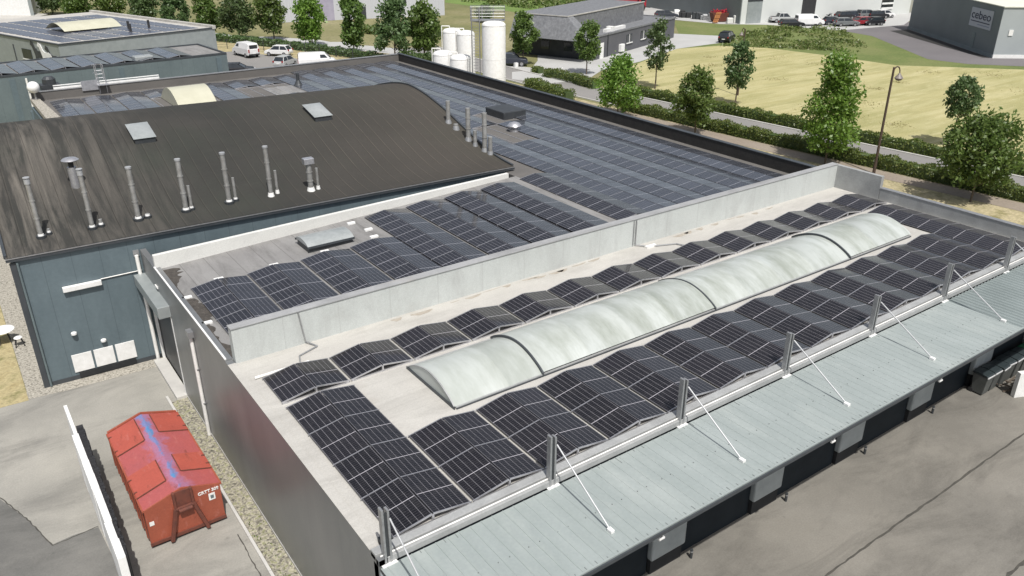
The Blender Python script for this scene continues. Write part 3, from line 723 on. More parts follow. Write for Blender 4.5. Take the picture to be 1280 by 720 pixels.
lp(MB().box(.1, 5.1, -.03, .0, 0, .22), 'wall_base', M['trim'])
def wallp(px, py):                                   # a point on the front wall
    d = ray(px, py); n = EY; t = (HO-CPOS).dot(n)/d.dot(n); return hloc(CPOS+d*t)
a, c = wallp(78, 362), wallp(126, 350)
lp(MB().box(a.x, c.x, -.2, -.02, (a.z+c.z)/2-.14, (a.z+c.z)/2+.1), 'wall_light', M['white'], bevel=.02)
a2 = wallp(170, 342)
lp(MB().tube((c.x, -.05, (a.z+c.z)/2+.1), (5.0, -.05, (a.z+c.z)/2+.12), .025, 6), 'cable_pipe', M['white_pvc'])
pq = wallp(92.5, 459).x
for i in range(3): lp(MB().box(pq+.93*i, pq+.93*i+.84, -.05, -.01, .38, 1.28), 'wall_panel', M['white'], bevel=.01)
lp(MB().box(wallp(95,450).x, wallp(168,440).x, -.1, -.0, .1, .34), 'panel_sill', M['plinth'])
for q in ((92,416), (129,424.5)):
    p = wallp(*q); b_ = MB().lathe((p.x, -.12, p.z-.06), [(.05,0),(.12,.03),(.12,.12),(.05,.16)], 12); lp(b_, 'wall_vent', M['white'], smooth=True)
# roof lights
for crn in ([(158,160),(183,157),(195,178),(172,185)], [(379,136),(399,133),(416,150),(395,155)]):
    P = [onroof(*q) for q in crn]
    cx = sum(p.x for p in P)/4; cy = sum(p.y for p in P)/4
    wx, wy = .52, .95
    f_ = MB(); t_ = MB()
    za = lambda x, y: zhall(x, y)
    f_.prism([(cx-wx,cy-wy),(cx+wx,cy-wy),(cx+wx,cy+wy),(cx-wx,cy+wy)], lambda x, y: za(x,y)-.05, lambda x, y: za(x,y)+.26)
    sk = lp(f_, 'roof_light', M['dark_steel'])
    wx += .06; wy += .06
    n = 6; vs = []
    for i in range(n+1):
        for j in range(n+1):
            x = cx-wx+2*wx*i/n; y = cy-wy+2*wy*j/n
            vs.append((x, y, za(cx,cy)+(za(cx,cy+1)-za(cx,cy))*(y-cy)+.27+.13*(math.sin(math.pi*i/n)*math.sin(math.pi*j/n))**.5))
    t_.add(vs, [(i*(n+1)+j, (i+1)*(n+1)+j, (i+1)*(n+1)+j+1, i*(n+1)+j+1) for i in range(n) for j in range(n)])
    lp(t_, 'dome', M['dome_grey'], parent=sk, smooth=True)
# flues: (foot, top, radius, cap)
FL = [((52,297),(37,230),.115,1),((62,293),(59.5,286),.07,0),((116,286),(101,219),.115,1),((127,283),(123.5,274),.09,0),
      ((173.5,275),(160,210),.135,2),((185,272),(183,267),.10,0),((233,264),(221,200),.135,2),((240,262),(236,232),.085,0),
      ((287,254),(277,192),.135,2),((295,251),(291,222),.085,0),((339,245),(331,184),.13,2),((347,241.5),(344,213),.085,0),
      ((389,238),(387,205),.16,3),((398,236),(395,210),.085,0),
      ((560.5,153),(560,126),.16,0),((570,161),(570,155),.17,0),((585.5,175),(584.5,135),.17,0),((594,182),(593.5,163),.13,0),((606,188.5),(606,141),.17,0),((613,192.5),(612,171),.15,0)]
M['flue'] = pm('weathered_flue_steel', (.42,.42,.41), (.30,.295,.28), 3, .45, .45)
for ft, tp, r_, cap in FL:
    r_ *= .86; p = onroof(*ft); wv = HO + EX*p.x + EY*p.y
    zt = hz(wv.x, wv.y, tp[1])
    b_ = MB().tube((p.x, p.y, p.z-.3), (p.x, p.y, zt), r_, 14)
    for fr in (.35, .68):
        if zt-p.z > 1.4: b_.tube((p.x, p.y, p.z+(zt-p.z)*fr), (p.x, p.y, p.z+(zt-p.z)*fr+.05), r_*1.16, 14)
    fl = lp(b_, 'flue_pipe', M['flue'], smooth=True)
    lp(MB().tube((p.x, p.y, p.z-.1), (p.x, p.y, p.z+.18), r_*1.75, 14, r_*1.15), 'flashing', M['white'] if ft[0] < 420 else M['galv'], parent=fl, smooth=True)
    if ft[0] < 300: lp(MB().tube((p.x, p.y, p.z-.12), (p.x, p.y, p.z+.1), r_*2.1, 14), 'collar', M['dark_steel'], parent=fl)
    if cap == 1: lp(MB().tube((p.x, p.y, zt), (p.x, p.y, zt+.22), r_*1.25, 14).tube((p.x, p.y, zt+.26), (p.x, p.y, zt+.3), r_*1.4, 14), 'cap', M['rod'], parent=fl)
    if cap == 2: lp(MB().tube((p.x, p.y, zt-.03), (p.x, p.y, zt+.06), r_*1.2, 14), 'cap', M['rod'], parent=fl)
    if cap == 3: lp(MB().box(p.x-.27, p.x+.27, p.y-.2, p.y+.2, zt, zt+.32), 'cap', M['alu'], parent=fl, bevel=.03)
p = onroof(95, 233); wv = HO+EX*p.x+EY*p.y; zt = hz(wv.x, wv.y, 196)
b_ = MB().tube((p.x,p.y,p.z-.2),(p.x,p.y,zt-.5),.20,16)
vf = lp(b_, 'roof_vent', M['alu'], smooth=True)
lp(MB().tube((p.x,p.y,zt-.5),(p.x,p.y,zt-.2),.12,12), 'vent_neck', M['black'], parent=vf)
lp(MB().lathe((p.x,p.y,zt-.2), [(.36,0),(.4,.05),(.3,.13),(.08,.18)], 18), 'vent_cap', M['alu'], parent=vf, smooth=True)

# ------------------------------------------------------------------ solar arrays: tent-shaped rows, each panel a part
TILT = R(10)
def panel_mesh(name, pw, pl, mat):
    o = MB().box(-pw/2, pw/2, -pl/2, pl/2, -.035, 0).build('solar_panel', mat); me = o.data; me.name = name
    bpy.data.objects.remove(o); return me
PMESH = {k: panel_mesh('solar_panel_'+k, pw, pl, M[k]) for k, pw, pl in (('panel', 1.134, 1.755), ('panel2', 1.024, 1.64), ('panel3', 1.024, 1.64), ('panel4', 1.024, 1.64))}
PDIM = {'panel': (1.134, 1.755, 2.39, 1.775), 'panel2': (1.024, 1.64, 2.17, 1.665), 'panel3': (1.024, 1.64, 2.17, 1.665), 'panel4': (1.024, 1.64, 2.17, 1.665)}
def array(x, y, n, zg, zdeck, label, group, kind='panel', skip=(), width=None, sides=(0, 1), pitch=None, frame=True):
    pw, pl, per, pt = PDIM[kind]; per = width or per; pt = pitch or pt; sy = (pt-.02)/pl
    root = empty('solar_array', (x, y, zdeck), 0, label, 'solar panels', group)
    z0 = zg - zdeck; TI = R({'panel': 9.2, 'panel2': 8, 'panel3': 5.2, 'panel4': 8}[kind]); c, s = math.cos(TI), math.sin(TI)
    g0 = .052 if kind == 'panel' else .032
    sw = (per-2*g0-.035)/(2*pw*c); hw = pw*sw/2
    for j in range(n):
        for side in sides:
            if (j, side) in skip or j in skip: continue
            p = bpy.data.objects.new('solar_panel', PMESH[kind]); COL.objects.link(p); p.parent = root
            xc = g0 + hw*c if side == 0 else per - g0 - hw*c
            p.location = (xc, (j+.5)*pt, z0 + hw*s)
            p.rotation_euler = (0, -TI if side == 0 else TI, 0); p.scale = (sw, sy, 1)
    if frame:
        fr = MB()
        fr.box(.16, .20, -.03, n*pt+.03, .0, .04).box(per-.20, per-.16, -.03, n*pt+.03, .0, .04).box(per/2-.02, per/2+.02, -.03, n*pt+.03, .0, .04)
        for j in range(n+1):
            if j in skip and (j-1) in skip: continue
            yj = j*pt - (0.0 if j else -.0)
            xm = per/2; zr = z0 + 2*hw*s
            fr.bar((g0-.03, yj, z0-.018), (g0+2*hw*c+.0, yj, zr-.018), .024, .05)
            if 1 in sides and kind == 'panel': fr.bar((per-g0+.03, yj, z0-.018), (per-g0-2*hw*c, yj, zr-.018), .024, .05)
            fr.box(.06, per-.06, yj-.02, yj+.02, .0, .05)
            fr.box(xm-.03, xm+.03, yj-.03, yj+.03, .05, zr-.04)
        fr.build('mounting_frame', M['alu'], root, local=True)
    return root
G1 = 'tent-shaped solar arrays on the front roof'
ZG = 5.70
for k in range(14):
    x = 6.55 + 2.39*k
    nm = {0: 'leftmost, beside the metal wall edge', 13: 'rightmost, by the low parapet'}.get(k, ORD[k] + ' from the left')
    array(x, 21.92, 1, ZG, ZR, f'two-panel solar tent in the row behind the ribbed skylight, {nm}', G1)
array(6.55, 14.46, 4, ZG, ZR, 'eight-panel solar tent along the left roof edge, by the bare roof patch', G1)
for k in range(1, 13):
    nm = {1: 'next to the bare roof patch', 12: 'last before the long right-hand array'}.get(k, ORD[k-1] + ' from the left')
    array(6.55+2.39*k, 14.46, 2, ZG, ZR, f'four-panel solar tent between skylight and canopy posts, {nm}', G1)
array(6.55+2.39*13, 14.46, 4, ZG, ZR, 'eight-panel solar tent beside the right-hand parapet, past the skylight end', G1)
G2 = 'solar arrays on the roof behind the dividing wall'
for k in range(4):
    nm = ('at the silted left edge', 'second from the left edge', 'third from the left edge', 'just right of the roof hatch')[k]
    x = (6.63, 9.0, 11.4, 13.78)[k]
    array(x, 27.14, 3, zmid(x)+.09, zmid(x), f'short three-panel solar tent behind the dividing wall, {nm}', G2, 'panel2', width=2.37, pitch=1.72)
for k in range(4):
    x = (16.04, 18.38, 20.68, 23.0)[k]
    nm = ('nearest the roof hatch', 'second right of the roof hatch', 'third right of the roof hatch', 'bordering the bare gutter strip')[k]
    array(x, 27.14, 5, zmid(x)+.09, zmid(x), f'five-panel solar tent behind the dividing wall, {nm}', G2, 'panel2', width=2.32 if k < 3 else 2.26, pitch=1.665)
array(25.78, 27.3, 5, 6.07, 6.0, 'five-panel solar tent right of the bare gutter strip, at the barrel hall corner', G2, 'panel2', pitch=1.68)
for k in range(5):
    x = 27.76 + 2.165*k
    nm = ('nearest the barrel hall', 'second from the barrel hall', 'middle one of the five', 'second from the dark parapet', 'against the dark parapet')[k]
    y0 = 27.1
    skip = set()
    def holes(xa, xb, ya, yb):
        for j in range(29):
            for sd in (0, 1):
                xc = x + (.55 if sd == 0 else 1.6); yc = y0 + (j+.5)*1.667
                if xa < xc < xb and ya < yc < yb: skip.add((j, sd))
    holes(32.0, 34.8, 46.9, 51.2); holes(29.9, 32.3, 42.6, 47.6)
    sk = set(skip) | {j for j in range(29) if (j,0) in skip and (j,1) in skip}
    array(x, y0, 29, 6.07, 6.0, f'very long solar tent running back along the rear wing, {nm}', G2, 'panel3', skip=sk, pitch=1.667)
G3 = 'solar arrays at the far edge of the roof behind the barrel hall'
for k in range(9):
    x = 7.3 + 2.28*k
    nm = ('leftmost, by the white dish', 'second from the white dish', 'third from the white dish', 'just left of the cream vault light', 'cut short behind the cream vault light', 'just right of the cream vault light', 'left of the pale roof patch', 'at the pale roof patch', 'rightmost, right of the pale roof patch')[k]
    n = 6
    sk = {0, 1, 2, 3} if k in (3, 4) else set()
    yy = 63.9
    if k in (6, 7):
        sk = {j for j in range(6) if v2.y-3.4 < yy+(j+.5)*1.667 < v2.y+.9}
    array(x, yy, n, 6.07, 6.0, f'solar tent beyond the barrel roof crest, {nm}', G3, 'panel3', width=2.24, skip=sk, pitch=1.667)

# ------------------------------------------------------------------ plants
rnd = random.Random(3)
def leaf_quads(pts, size, rng, up=.35):
    vs = []; fs = []
    for p in pts:
        n = Vector((rng.gauss(0,1), rng.gauss(0,1), rng.gauss(0,1)+up)).normalized()
        a = n.orthogonal().normalized(); a.rotate(Quaternion(n, rng.random()*6.28)); b = n.cross(a)
        s = size*rng.uniform(.6, 1.35); a = a*s; b = b*s*.62
        k = len(vs); vs += [p-a, p+b*.9-a*.1, p+a, p-b*.9-a*.1]; fs.append((k, k+1, k+2, k+3))
    return vs, fs
def crown_pts(rng, W, H, n, lobes, base=0.0, shape='round'):
    """leaf positions in clumps: clumps sit on an uneven crown, thin in places"""
    cl = []
    for i in range(lobes):
        t = (i+.5)/lobes
        z = t
        prof = {'round': max(.05, 1-(2*(.06+.88*t)-.92)**2)**.5, 'cone': max(.05, 1-((t-.36)/(.40 if t < .36 else .70))**2)**.55, 'vase': max(.05, 1-((t-.58)/(.66 if t < .58 else .46))**2)**.55,
                'stack': (max(.08, 1-((t-.30)/.42)**2)**.5 if t < .66 else .60*max(.05, 1-((t-.84)/.24)**2)**.5) }[shape]
        ang = i*2.39996 + rng.uniform(-.5, .5); rr = (W/2*prof-W*.10)*math.sqrt(rng.uniform(.10, 1.0))
        c = Vector((rr*math.cos(ang), rr*math.sin(ang), base + H*z)); cr = W*rng.uniform(.115, .205)
        cl.append((c, cr))
    pts = []; tot = sum(c[1]**2 for c in cl)
    for c, cr in cl:
        m_ = int(n*cr*cr/tot)
        for _ in range(m_):
            d = Vector((rng.gauss(0,1), rng.gauss(0,1), rng.gauss(0,.85))).normalized()
            pts.append(c + d*cr*(rng.random()**.42)*rng.uniform(.7, 1.25))
    return pts, cl
def make_tree(name, W, H, clear, n, lobes, leafmat, size=.17, shape='round', seed=1, trunk=.09):
    rng = random.Random(seed)
    pts, cl = crown_pts(rng, W, H-clear-W*.12, n, lobes, clear+W*.10, shape)
    vs, fs = leaf_quads(pts, size, rng)
    root = empty(name, (0,0,0))
    t = MB(); prev = Vector((0,0,-.1)); segs_ = 6; r0 = trunk
    top = H*.82; ax_ = []
    for i in range(1, segs_+1):
        q = Vector((rng.uniform(-.05,.05)*i*.5, rng.uniform(-.05,.05)*i*.5, top*i/segs_))
        r1 = trunk*(1-.82*i/segs_); t.tube(prev, q, r0, 8, r1, cap=False); ax_.append((prev.copy(), q.copy())); prev = q; r0 = r1
    for c, cr in cl[::2]:
        zz = max(clear*.8, c.z - math.hypot(c.x, c.y)*.7)
        for a, b in ax_:
            if a.z <= zz <= b.z:
                p = a.lerp(b, (zz-a.z)/(b.z-a.z)); t.tube(p, c, trunk*.32, 5, trunk*.10, cap=False)
    t.build('trunk', M['bark'], root, local=True)
    m_ = MB(); m_.add(vs, fs); me = bpy.data.meshes.new('crown'); me.from_pydata([tuple(v) for v in vs], [], fs); me.materials.append(leafmat)
    o = bpy.data.objects.new('crown', me); COL.objects.link(o); o.parent = root
    return root
def plant(px, py, topy, w_px, label, group, **kw):
    g = gp(px, py); dist = (g-CPOS).dot(_fw); w_px *= 1.03
    H = hz(g.x, g.y, topy); W = w_px*dist/FPX
    r_ = make_tree('tree', W, H, kw.pop('clear', .24)*H, **kw); r_.location = g; tag(r_, label, 'tree', group); return r_
GT = 'young trees along the street'
plant(772,146,73,60,'bushy bright green tree on the near side of the street, by the hedge gap',GT,n=5600,lobes=38,leafmat=M['leaf_bright'],shape='round',seed=11,clear=.16,size=.16)
plant(868,170,90,56,'dark green rounded tree beside the near hedge, in front of the straw field corner',GT,n=5200,lobes=34,leafmat=M['leaf'],shape='cone',seed=12,clear=.2,size=.16)
plant(1031,205,72,80,'tallest street tree, a broad crown with a smaller tuft on top',GT,n=7400,lobes=44,leafmat=M['leaf_bright'],shape='stack',seed=13,clear=.12,size=.16)
plant(1213,252,148,104,'broad spreading tree on the verge behind the low parapet',GT,n=8000,lobes=44,leafmat=M['leaf'],shape='round',seed=14,clear=.2,size=.16)
plant(733,93,29,36,'slim tree standing before the front corner of the charcoal office',GT,n=2800,lobes=24,leafmat=M['leaf'],shape='vase',seed=15,clear=.26,size=.17)
plant(818.7,111,26,38,'thin airy tree with gaps, in front of the office windows',GT,n=2000,lobes=22,leafmat=M['leaf_dark'],shape='cone',seed=16,clear=.27,size=.18)
plant(918.7,132,54,42,'upright sparse tree with a dark lamp pole behind it, at the field edge',GT,n=2500,lobes=24,leafmat=M['leaf_dark'],shape='cone',seed=17,clear=.28,size=.18)
plant(1189,183,97,46,'small dark tree on a thin stem, behind the broad spreading tree',GT,n=2600,lobes=20,leafmat=M['leaf_dark'],shape='vase',seed=18,clear=.42,size=.16)
plant(654,82,15,38,'leafy tree shading a dark vehicle right of the tall silo',GT,n=3300,lobes=26,leafmat=M['leaf'],shape='round',seed=19,clear=.25,size=.2)
GB = 'trees behind the parked vans'
bt = [(300,50,-6,50,'dense tree left of the parked white van with the low fence at its foot','leaf_dark','round'),(343,51,-10,44,'tree rising behind the small white car','leaf','round'),(391,59,-2,50,'bright green tree behind the long white van','leaf_bright','round'),
      (443,68,-5,42,'narrow dark tree in front of the pale clad shed','leaf','vase'),(494,76,-2,54,'very full dark tree at the rear corner of the solar roof','leaf_dark','stack'),(531,74,4,44,'bright bushy tree left of the small white tanks','leaf','round'),
      (222,46,-10,40,'conifer-like dark tree at the far end of the pale grey building','leaf_dark','cone'),(262,48,-9,40,'round tree just beyond the pale grey building corner','leaf','round'),(183,30,-12,40,'dark tree rising over the middle of the far solar roof','leaf_dark','round'),
      (140,26,-14,40,'tree over the far solar roof, left of the dark one','leaf','round'),(100,24,-14,44,'green tree beyond the far edge of the far solar roof','leaf','round'),(66,18,-16,40,'leftmost tree, beside the white block','leaf_dark','round')]
for i, (px, py, ty, wp, lb, lm, sh) in enumerate(bt):
    plant(px, py, ty, wp, lb, GB, n=3600, lobes=28, leafmat=M[lm], shape=sh, seed=30+i, clear=.14, size=.26, trunk=.13)
plant(606,28,6,28,'small tree between the small tanks and the silo ladder', GB, n=900, lobes=14, leafmat=M['leaf'], seed=50, clear=.1, size=.26)
def hedge(pts, wd, h, label, leaf='leaf_hedge', dens=300, seed=5, size=.095, group='clipped hedges along the street'):
    rng = random.Random(seed); P = []; core = MB()
    for a, b in zip(pts, pts[1:]):
        a, b = Vector(a), Vector(b); ln = (b-a).length; d = (b-a)/ln; nn = Vector((-d.y, d.x, 0))
        m_ = int(dens*ln)
        for _ in range(m_):
            t = rng.random()*ln; hh = h*(.90+.12*math.sin(t*1.7+a.x)+.08*math.sin(t*4.1)); ww = wd/2*(1+.10*math.sin(t*2.3))
            k_ = rng.random()
            if k_ < .45: off, z = rng.uniform(-1, 1)*ww, hh+rng.gauss(0, .06)
            else:
                off = (1 if rng.random() < .5 else -1)*ww+rng.gauss(0, .06); z = rng.random()**.8*hh
            if z > hh*.85: off *= .92
            P.append(a+d*t+nn*off+Vector((0,0,z)))
        core.prism([((a-nn*wd*.36).x,(a-nn*wd*.36).y),((a+nn*wd*.36).x,(a+nn*wd*.36).y),((b+nn*wd*.36).x,(b+nn*wd*.36).y),((b-nn*wd*.36).x,(b-nn*wd*.36).y)], 0, h*.82)
    c0 = Vector(pts[0]); root = empty('hedge', c0, 0, label, 'hedge', group)
    vs, fs = leaf_quads(P, size, rng); mm = MB(); mm.add(vs, fs)
    mm.build('foliage', M[leaf], root); core.build('inner_twigs', M['leaf_dark'], root)
def hl(off, ys): return [(rx(y, off), y, 0) for y in ys]
hedge(hl(-.75, [-6, 8, 20, 32, 44, 56, 65.5]), 1.15, 1.05, 'long clipped hedge on the near side of the street, running behind the street trees', seed=6, dens=360)
hedge([tuple(gp(661,108)), tuple(gp(712,126))], 1.5, 1.15, 'short hedge block close to the dark parapet, before the street', seed=7)
hedge(hl(6.3, [-2, 10, 22, 34, 46, 58, 70]), 1.1, 1.0, 'long clipped hedge on the far side of the street, along the straw field', seed=8, dens=340)
hedge([tuple(gp(683,95)), tuple(gp(712,101)), tuple(gp(745,111))], 1.4, 1.1, 'short hedge at the office driveway, across the street', seed=9)
hedge([tuple(gp(668,90)), tuple(gp(676,92))], 1.2, .9, 'tiny hedge stub right of the silo foot', seed=10)
hedge([tuple(gp(262,50)), tuple(gp(330,57)), tuple(gp(395,65)), tuple(gp(480,77))], 1.2, 1.1, 'brownish hedge behind the parked vans', leaf='leaf_dark', seed=21, dens=90, size=.2)
hedge([tuple(gp(500,78)), tuple(gp(560,84))], 1.4, 1.6, 'dark reddish hedge left of the small white tanks', leaf='leaf_dark', seed=22, dens=120, size=.2)
hedge([tuple(gp(452,40)), tuple(gp(480,43)), tuple(gp(550,46))], 2.5, 1.2, 'low green hedge along the pale clad shed', leaf='leaf_weed', seed=23, dens=90, size=.25)
# rough growth and weeds: nobody could count it
def weeds(name, poly, n, hmax, size, mat, seed, label):
    rng = random.Random(seed); P = []
    xs = [p[0] for p in poly]; ys = [p[1] for p in poly]
    def inside(x, y):
        c = False
        for i in range(len(poly)):
            (x1, y1), (x2, y2) = poly[i], poly[i-1]
            if (y1 > y) != (y2 > y) and x < (x2-x1)*(y-y1)/(y2-y1)+x1: c = not c
        return c
    clumps = []
    for _ in range(max(20, n//60)):
        clumps.append((rng.uniform(min(xs), max(xs)), rng.uniform(min(ys), max(ys)), rng.uniform(.8, 2.6), rng.uniform(.35, 1)))
    while len(P) < n:
        cx, cy, cr, ch = clumps[int(rng.random()*len(clumps))]
        x, y = cx+rng.gauss(0, cr*.6), cy+rng.gauss(0, cr*.6)
        if inside(x, y):
            r_ = math.hypot(x-cx, y-cy)/cr
            P.append(Vector((x, y, rng.random()*hmax*ch*max(.1, 1-r_*.6))))
        elif rng.random() < .02: P.append(Vector((cx, cy, .1))) if inside(cx, cy) else None
    vs, fs = leaf_quads(P, size, rng, .6); m_ = MB(); m_.add(vs, fs); o = m_.build(name, M[mat]); tag(o, label, 'weeds', None, 'stuff')
weeds('weeds', V2([gp(900,58), gp(985,61), gp(1080,66), gp(1085,58), gp(1050,36), gp(985,33), gp(935,40)]), 5200, 1.25, .22, 'leaf_weed', 3, 'rough green weeds and brambles on the bank before the white hall')
weeds('weeds', V2([gp(575,2), gp(640,9), gp(700,15), gp(770,7), gp(740,1), gp(640,-4)]), 6500, 3.4, .34, 'leaf_weed', 4, 'tall green growth behind the charcoal office')
weeds('straw_tufts', V2([gp(1330,245), gp(1120,203), gp(1000,163), gp(850,126), gp(790,98), gp(850,66), gp(900,60), gp(960,64), gp(1120,85), gp(1300,91)]), 2500, .05, .09, 'straw', 16, 'mown straw lying in tufts over the field')
weeds('grass_tufts', [(40.8,17),(57,17),(58.5,34),(57.5,60),(41,60)], 4500, .22, .09, 'leaf_weed', 6, 'scattered grass tufts on the patchy verge by the parapet')
weeds('gravel_weeds', [(5.3,15),(5.9,15),(5.9,24),(5.3,24)], 260, .12, .05, 'leaf_weed', 8, 'small weeds in the pebble strip along the metal wall')

# ------------------------------------------------------------------ buildings around
def P2(p, z): return Vector((p[0], p[1], z))
def cladbox(root, name, quad, z0, z1, mat):
    return MB().prism([(q[0], q[1]) for q in quad], z0, z1).build(name, mat, root)
# slate blue building right behind, with tents of panels on its roof
HB = 6.1
b2 = [gp(-160,112,HB), gp(283,66,HB), gp(255,54,HB), gp(-60,84,HB)]
br2 = b2[1]; ux = (b2[1]-b2[0]).normalized(); uy = Vector((-ux.y, ux.x, 0))
rt = empty('blue_clad_building', br2, math.atan2(ux.y, ux.x), 'low slate blue clad building with a row of solar tents, right behind the warehouse', 'building')
Lq = 34; Dq = (b2[2]-b2[1]).length
MB().box(-Lq, 0, 0, Dq, -HB, -.16).build('wall', M['pale_teal_wall'], rt, local=True)
MB().box(-Lq, 0, -.02, .2, -.16, .04).box(-.2, .02, .2, Dq-.2, -.16, .04).box(-Lq, 0, Dq-.2, Dq, -.16, .04).build('parapet', M['trim'], rt, local=True)
MB().box(-Lq, -.2, .2, Dq-.2, -.16, -.10).build('roof', M['roof_mid'], rt, local=True)
for sx in (-1.2, -11, -20.6): MB().box(sx, sx+.5, -.05, 0, -HB, -.4).build('wall_stripe', M['teal_wall'], rt, local=True)
MB().tube((-19.2,-.12,-4.5), (-19.2,-.12,-.4), .09, 8).build('downpipe', M['white_pvc'], rt, local=True)
MB().box(-9.0, -7.2, 1.0, 2.2, -.15, .35).build('roof_hatch', M['dome_grey'], rt, local=True, bevel=.1)
for k in range(9):
    p = br2 + ux*(-3.6-2.7*(k+1)+.2) + uy*.35
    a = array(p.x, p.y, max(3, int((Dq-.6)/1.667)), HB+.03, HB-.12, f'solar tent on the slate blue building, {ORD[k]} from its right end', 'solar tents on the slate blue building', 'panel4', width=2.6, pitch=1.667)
    a.rotation_euler.z = math.atan2(ux.y, ux.x)
# pale grey building with two shallow roof slopes full of panels
H3 = 5.6
c0, c1 = gp(72,55,H3), gp(268,34,H3); cl_, cb = gp(-70,30,H3), gp(130,10,H3)
ux = (c1-c0).normalized(); uy = (cl_-c0).normalized()
W3 = (c1-c0).length; D3 = (cl_-c0).length
pt3 = lambda a, b: (c0.x+ux.x*a+uy.x*b, c0.y+ux.y*a+uy.y*b)
rt3 = empty('pale_grey_building', c0, 0, 'pale grey clad building with a white horse emblem and roofs packed with solar panels', 'building')
MB().prism([pt3(0,0), pt3(W3,0), pt3(W3,D3), pt3(0,D3)], 0, H3-.15).build('wall', M['hood'], rt3)
MB().prism([pt3(-.1,-.1), pt3(W3+.1,-.1), pt3(W3+.1,.2), pt3(-.1,.2)], H3-.15, H3).prism([pt3(-.1,.2), pt3(.2,.2), pt3(.2,D3), pt3(-.1,D3)], H3-.15, H3).build('eaves_trim', M['trim'], rt3)
MB().prism([pt3(.2,.2), pt3(W3,.2), pt3(W3,D3), pt3(.2,D3)], H3-.15, H3-.04).build('roof', M['roof_front'], rt3)
MB().prism([pt3(W3-.4,-.12), pt3(W3+.12,-.12), pt3(W3+.12,D3), pt3(W3-.4,D3)], H3-.2, H3+.25).build('pale_coping', M['roof_front'], rt3)
def zpan(a, b): return H3 + .05
def rowpanels(label, a0, a1, b, dp_, mat='panel3', grp='rows of panels on the pale grey building', tilt=.03):
    m_ = MB(); a = a0
    while a + 2.3 < a1:
        q = [pt3(a,b), pt3(a+2.2,b), pt3(a+2.2,b+dp_), pt3(a,b+dp_)]
        zz = [H3, H3, H3+tilt, H3+tilt]
        m_.add([(x, y, z) for (x, y), z in zip(q, zz)] + [(x, y, z-.05) for (x, y), z in zip(q, zz)], [(0,1,2,3),(7,6,5,4),(0,4,5,1),(1,5,6,2),(2,6,7,3),(3,7,4,0)]); a += 2.55
    o = m_.build('solar_array', M['panel_far']); tag(o, label, 'solar panels', grp)
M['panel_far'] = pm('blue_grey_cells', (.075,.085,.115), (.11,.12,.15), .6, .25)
nb = int((D3-2)/1.75)
for i in range(min(nb, 15)):
    rowpanels(f'row of panels on the pale grey building roof, {ORD[i]} from its front eave', 1.0, W3-.8 if i > 2 or True else W3, 1.0+i*1.75, 1.3)
gh = MB(); cxx = 9.5
for i in range(12):
    t0, t1 = i/12, (i+1)/12
    q = lambda t, a: P2(pt3(a, 9+5.0*t), H3+.2+.9*math.sin(math.pi*t))
    gh.quad(q(t0, 5.2), q(t0, 12.6), q(t1, 12.6), q(t1, 5.2))
gh.build('vault_light', M['dome_cream'], rt3, smooth=True)
for q in ((404/6.4+64,0),): pass
for a, b in ((11, 4), (12.4, 7), (14.6, 6)): 
    p = pt3(a, b); MB().tube((p[0],p[1],H3), (p[0],p[1],H3+1.0), .16, 8).build('roof_pipe', M['black'], rt3)
# emblem of white horses and a window on the left wall of that building
lw = lambda b, z, o=.06: (c0.x+uy.x*b-uy.y*o*1.0, c0.y+uy.y*b+uy.x*o*1.0, z)
em = MB()
def wq(m_, b0, b1, z0, z1): m_.add([lw(b0,z0), lw(b1,z0), lw(b1,z1), lw(b0,z1), lw(b0,z0,.02), lw(b1,z0,.02), lw(b1,z1,.02), lw(b0,z1,.02)], [(0,1,2,3),(7,6,5,4),(0,4,5,1),(1,5,6,2),(2,6,7,3),(3,7,4,0)])
hm = MB()
def horse(m_, b, z, s, o):
    body = [(0,.9),(.35,1.05),(.9,1.0),(1.25,1.15),(1.5,1.65),(1.85,1.75),(2.05,1.45),(1.8,1.35),(1.62,.95),(1.5,.6),(1.65,.0),(1.5,.0),(1.3,.45),(.55,.5),(.42,.0),(.25,.0),(.2,.5),(-.1,.2),(-.25,.3)]
    n = len(body)
    m_.add([lw(b+x*s, z+y*s, o) for x, y in body] + [lw(b+x*s, z+y*s, .01) for x, y in body], [tuple(range(n)), tuple(reversed(range(n, 2*n)))] + [(i, n+i, n+(i+1) % n, (i+1) % n) for i in range(n)])
dk = MB(); horse(dk, 4.0, 2.8, 1.5, .05); horse(dk, .5, 2.6, 1.45, .055); dk.build('dark_emblem', M['dark_steel'], rt3)
horse(hm, 2.2, 2.85, 1.45, .09); hm.build('white_emblem', M['white'], rt3)
wq(em, 7.2, 9.6, 3.1, 4.3); em.build('window', M['glass'], rt3)
fr = MB(); wq(fr, 7.0, 9.8, 2.95, 3.1); fr.build('window_sill', M['white'], rt3)
for b in (5.6, 11.6):
    m_ = MB(); wq(m_, b, b+.22, 2.0, 4.6); m_.build('wall_pipe', M['trim'], rt3)
# white block at the top left
q = [gp(-90,20), gp(40,22), gp(52,14), gp(-60,8)]
rt4 = empty('white_block', q[1], 0, 'plain white block building in the far left corner', 'building')
MB().prism([(a.x, a.y) for a in q], 0, 8).build('wall', M['white'], rt4)
MB().prism([(q[1].x-.1,q[1].y-.1),(q[1].x+.5,q[1].y-.1),(q[1].x+.5,q[1].y+.5),(q[1].x-.1,q[1].y+.5)], 0, 8.2).build('corner_trim', M['hood'], rt4)
MB().prism([(a.x, a.y) for a in [gp(-120,44), gp(40,26), gp(60,20), gp(-60,10)]], 0, .4).build('base_slab', M['roof_front'], rt4)
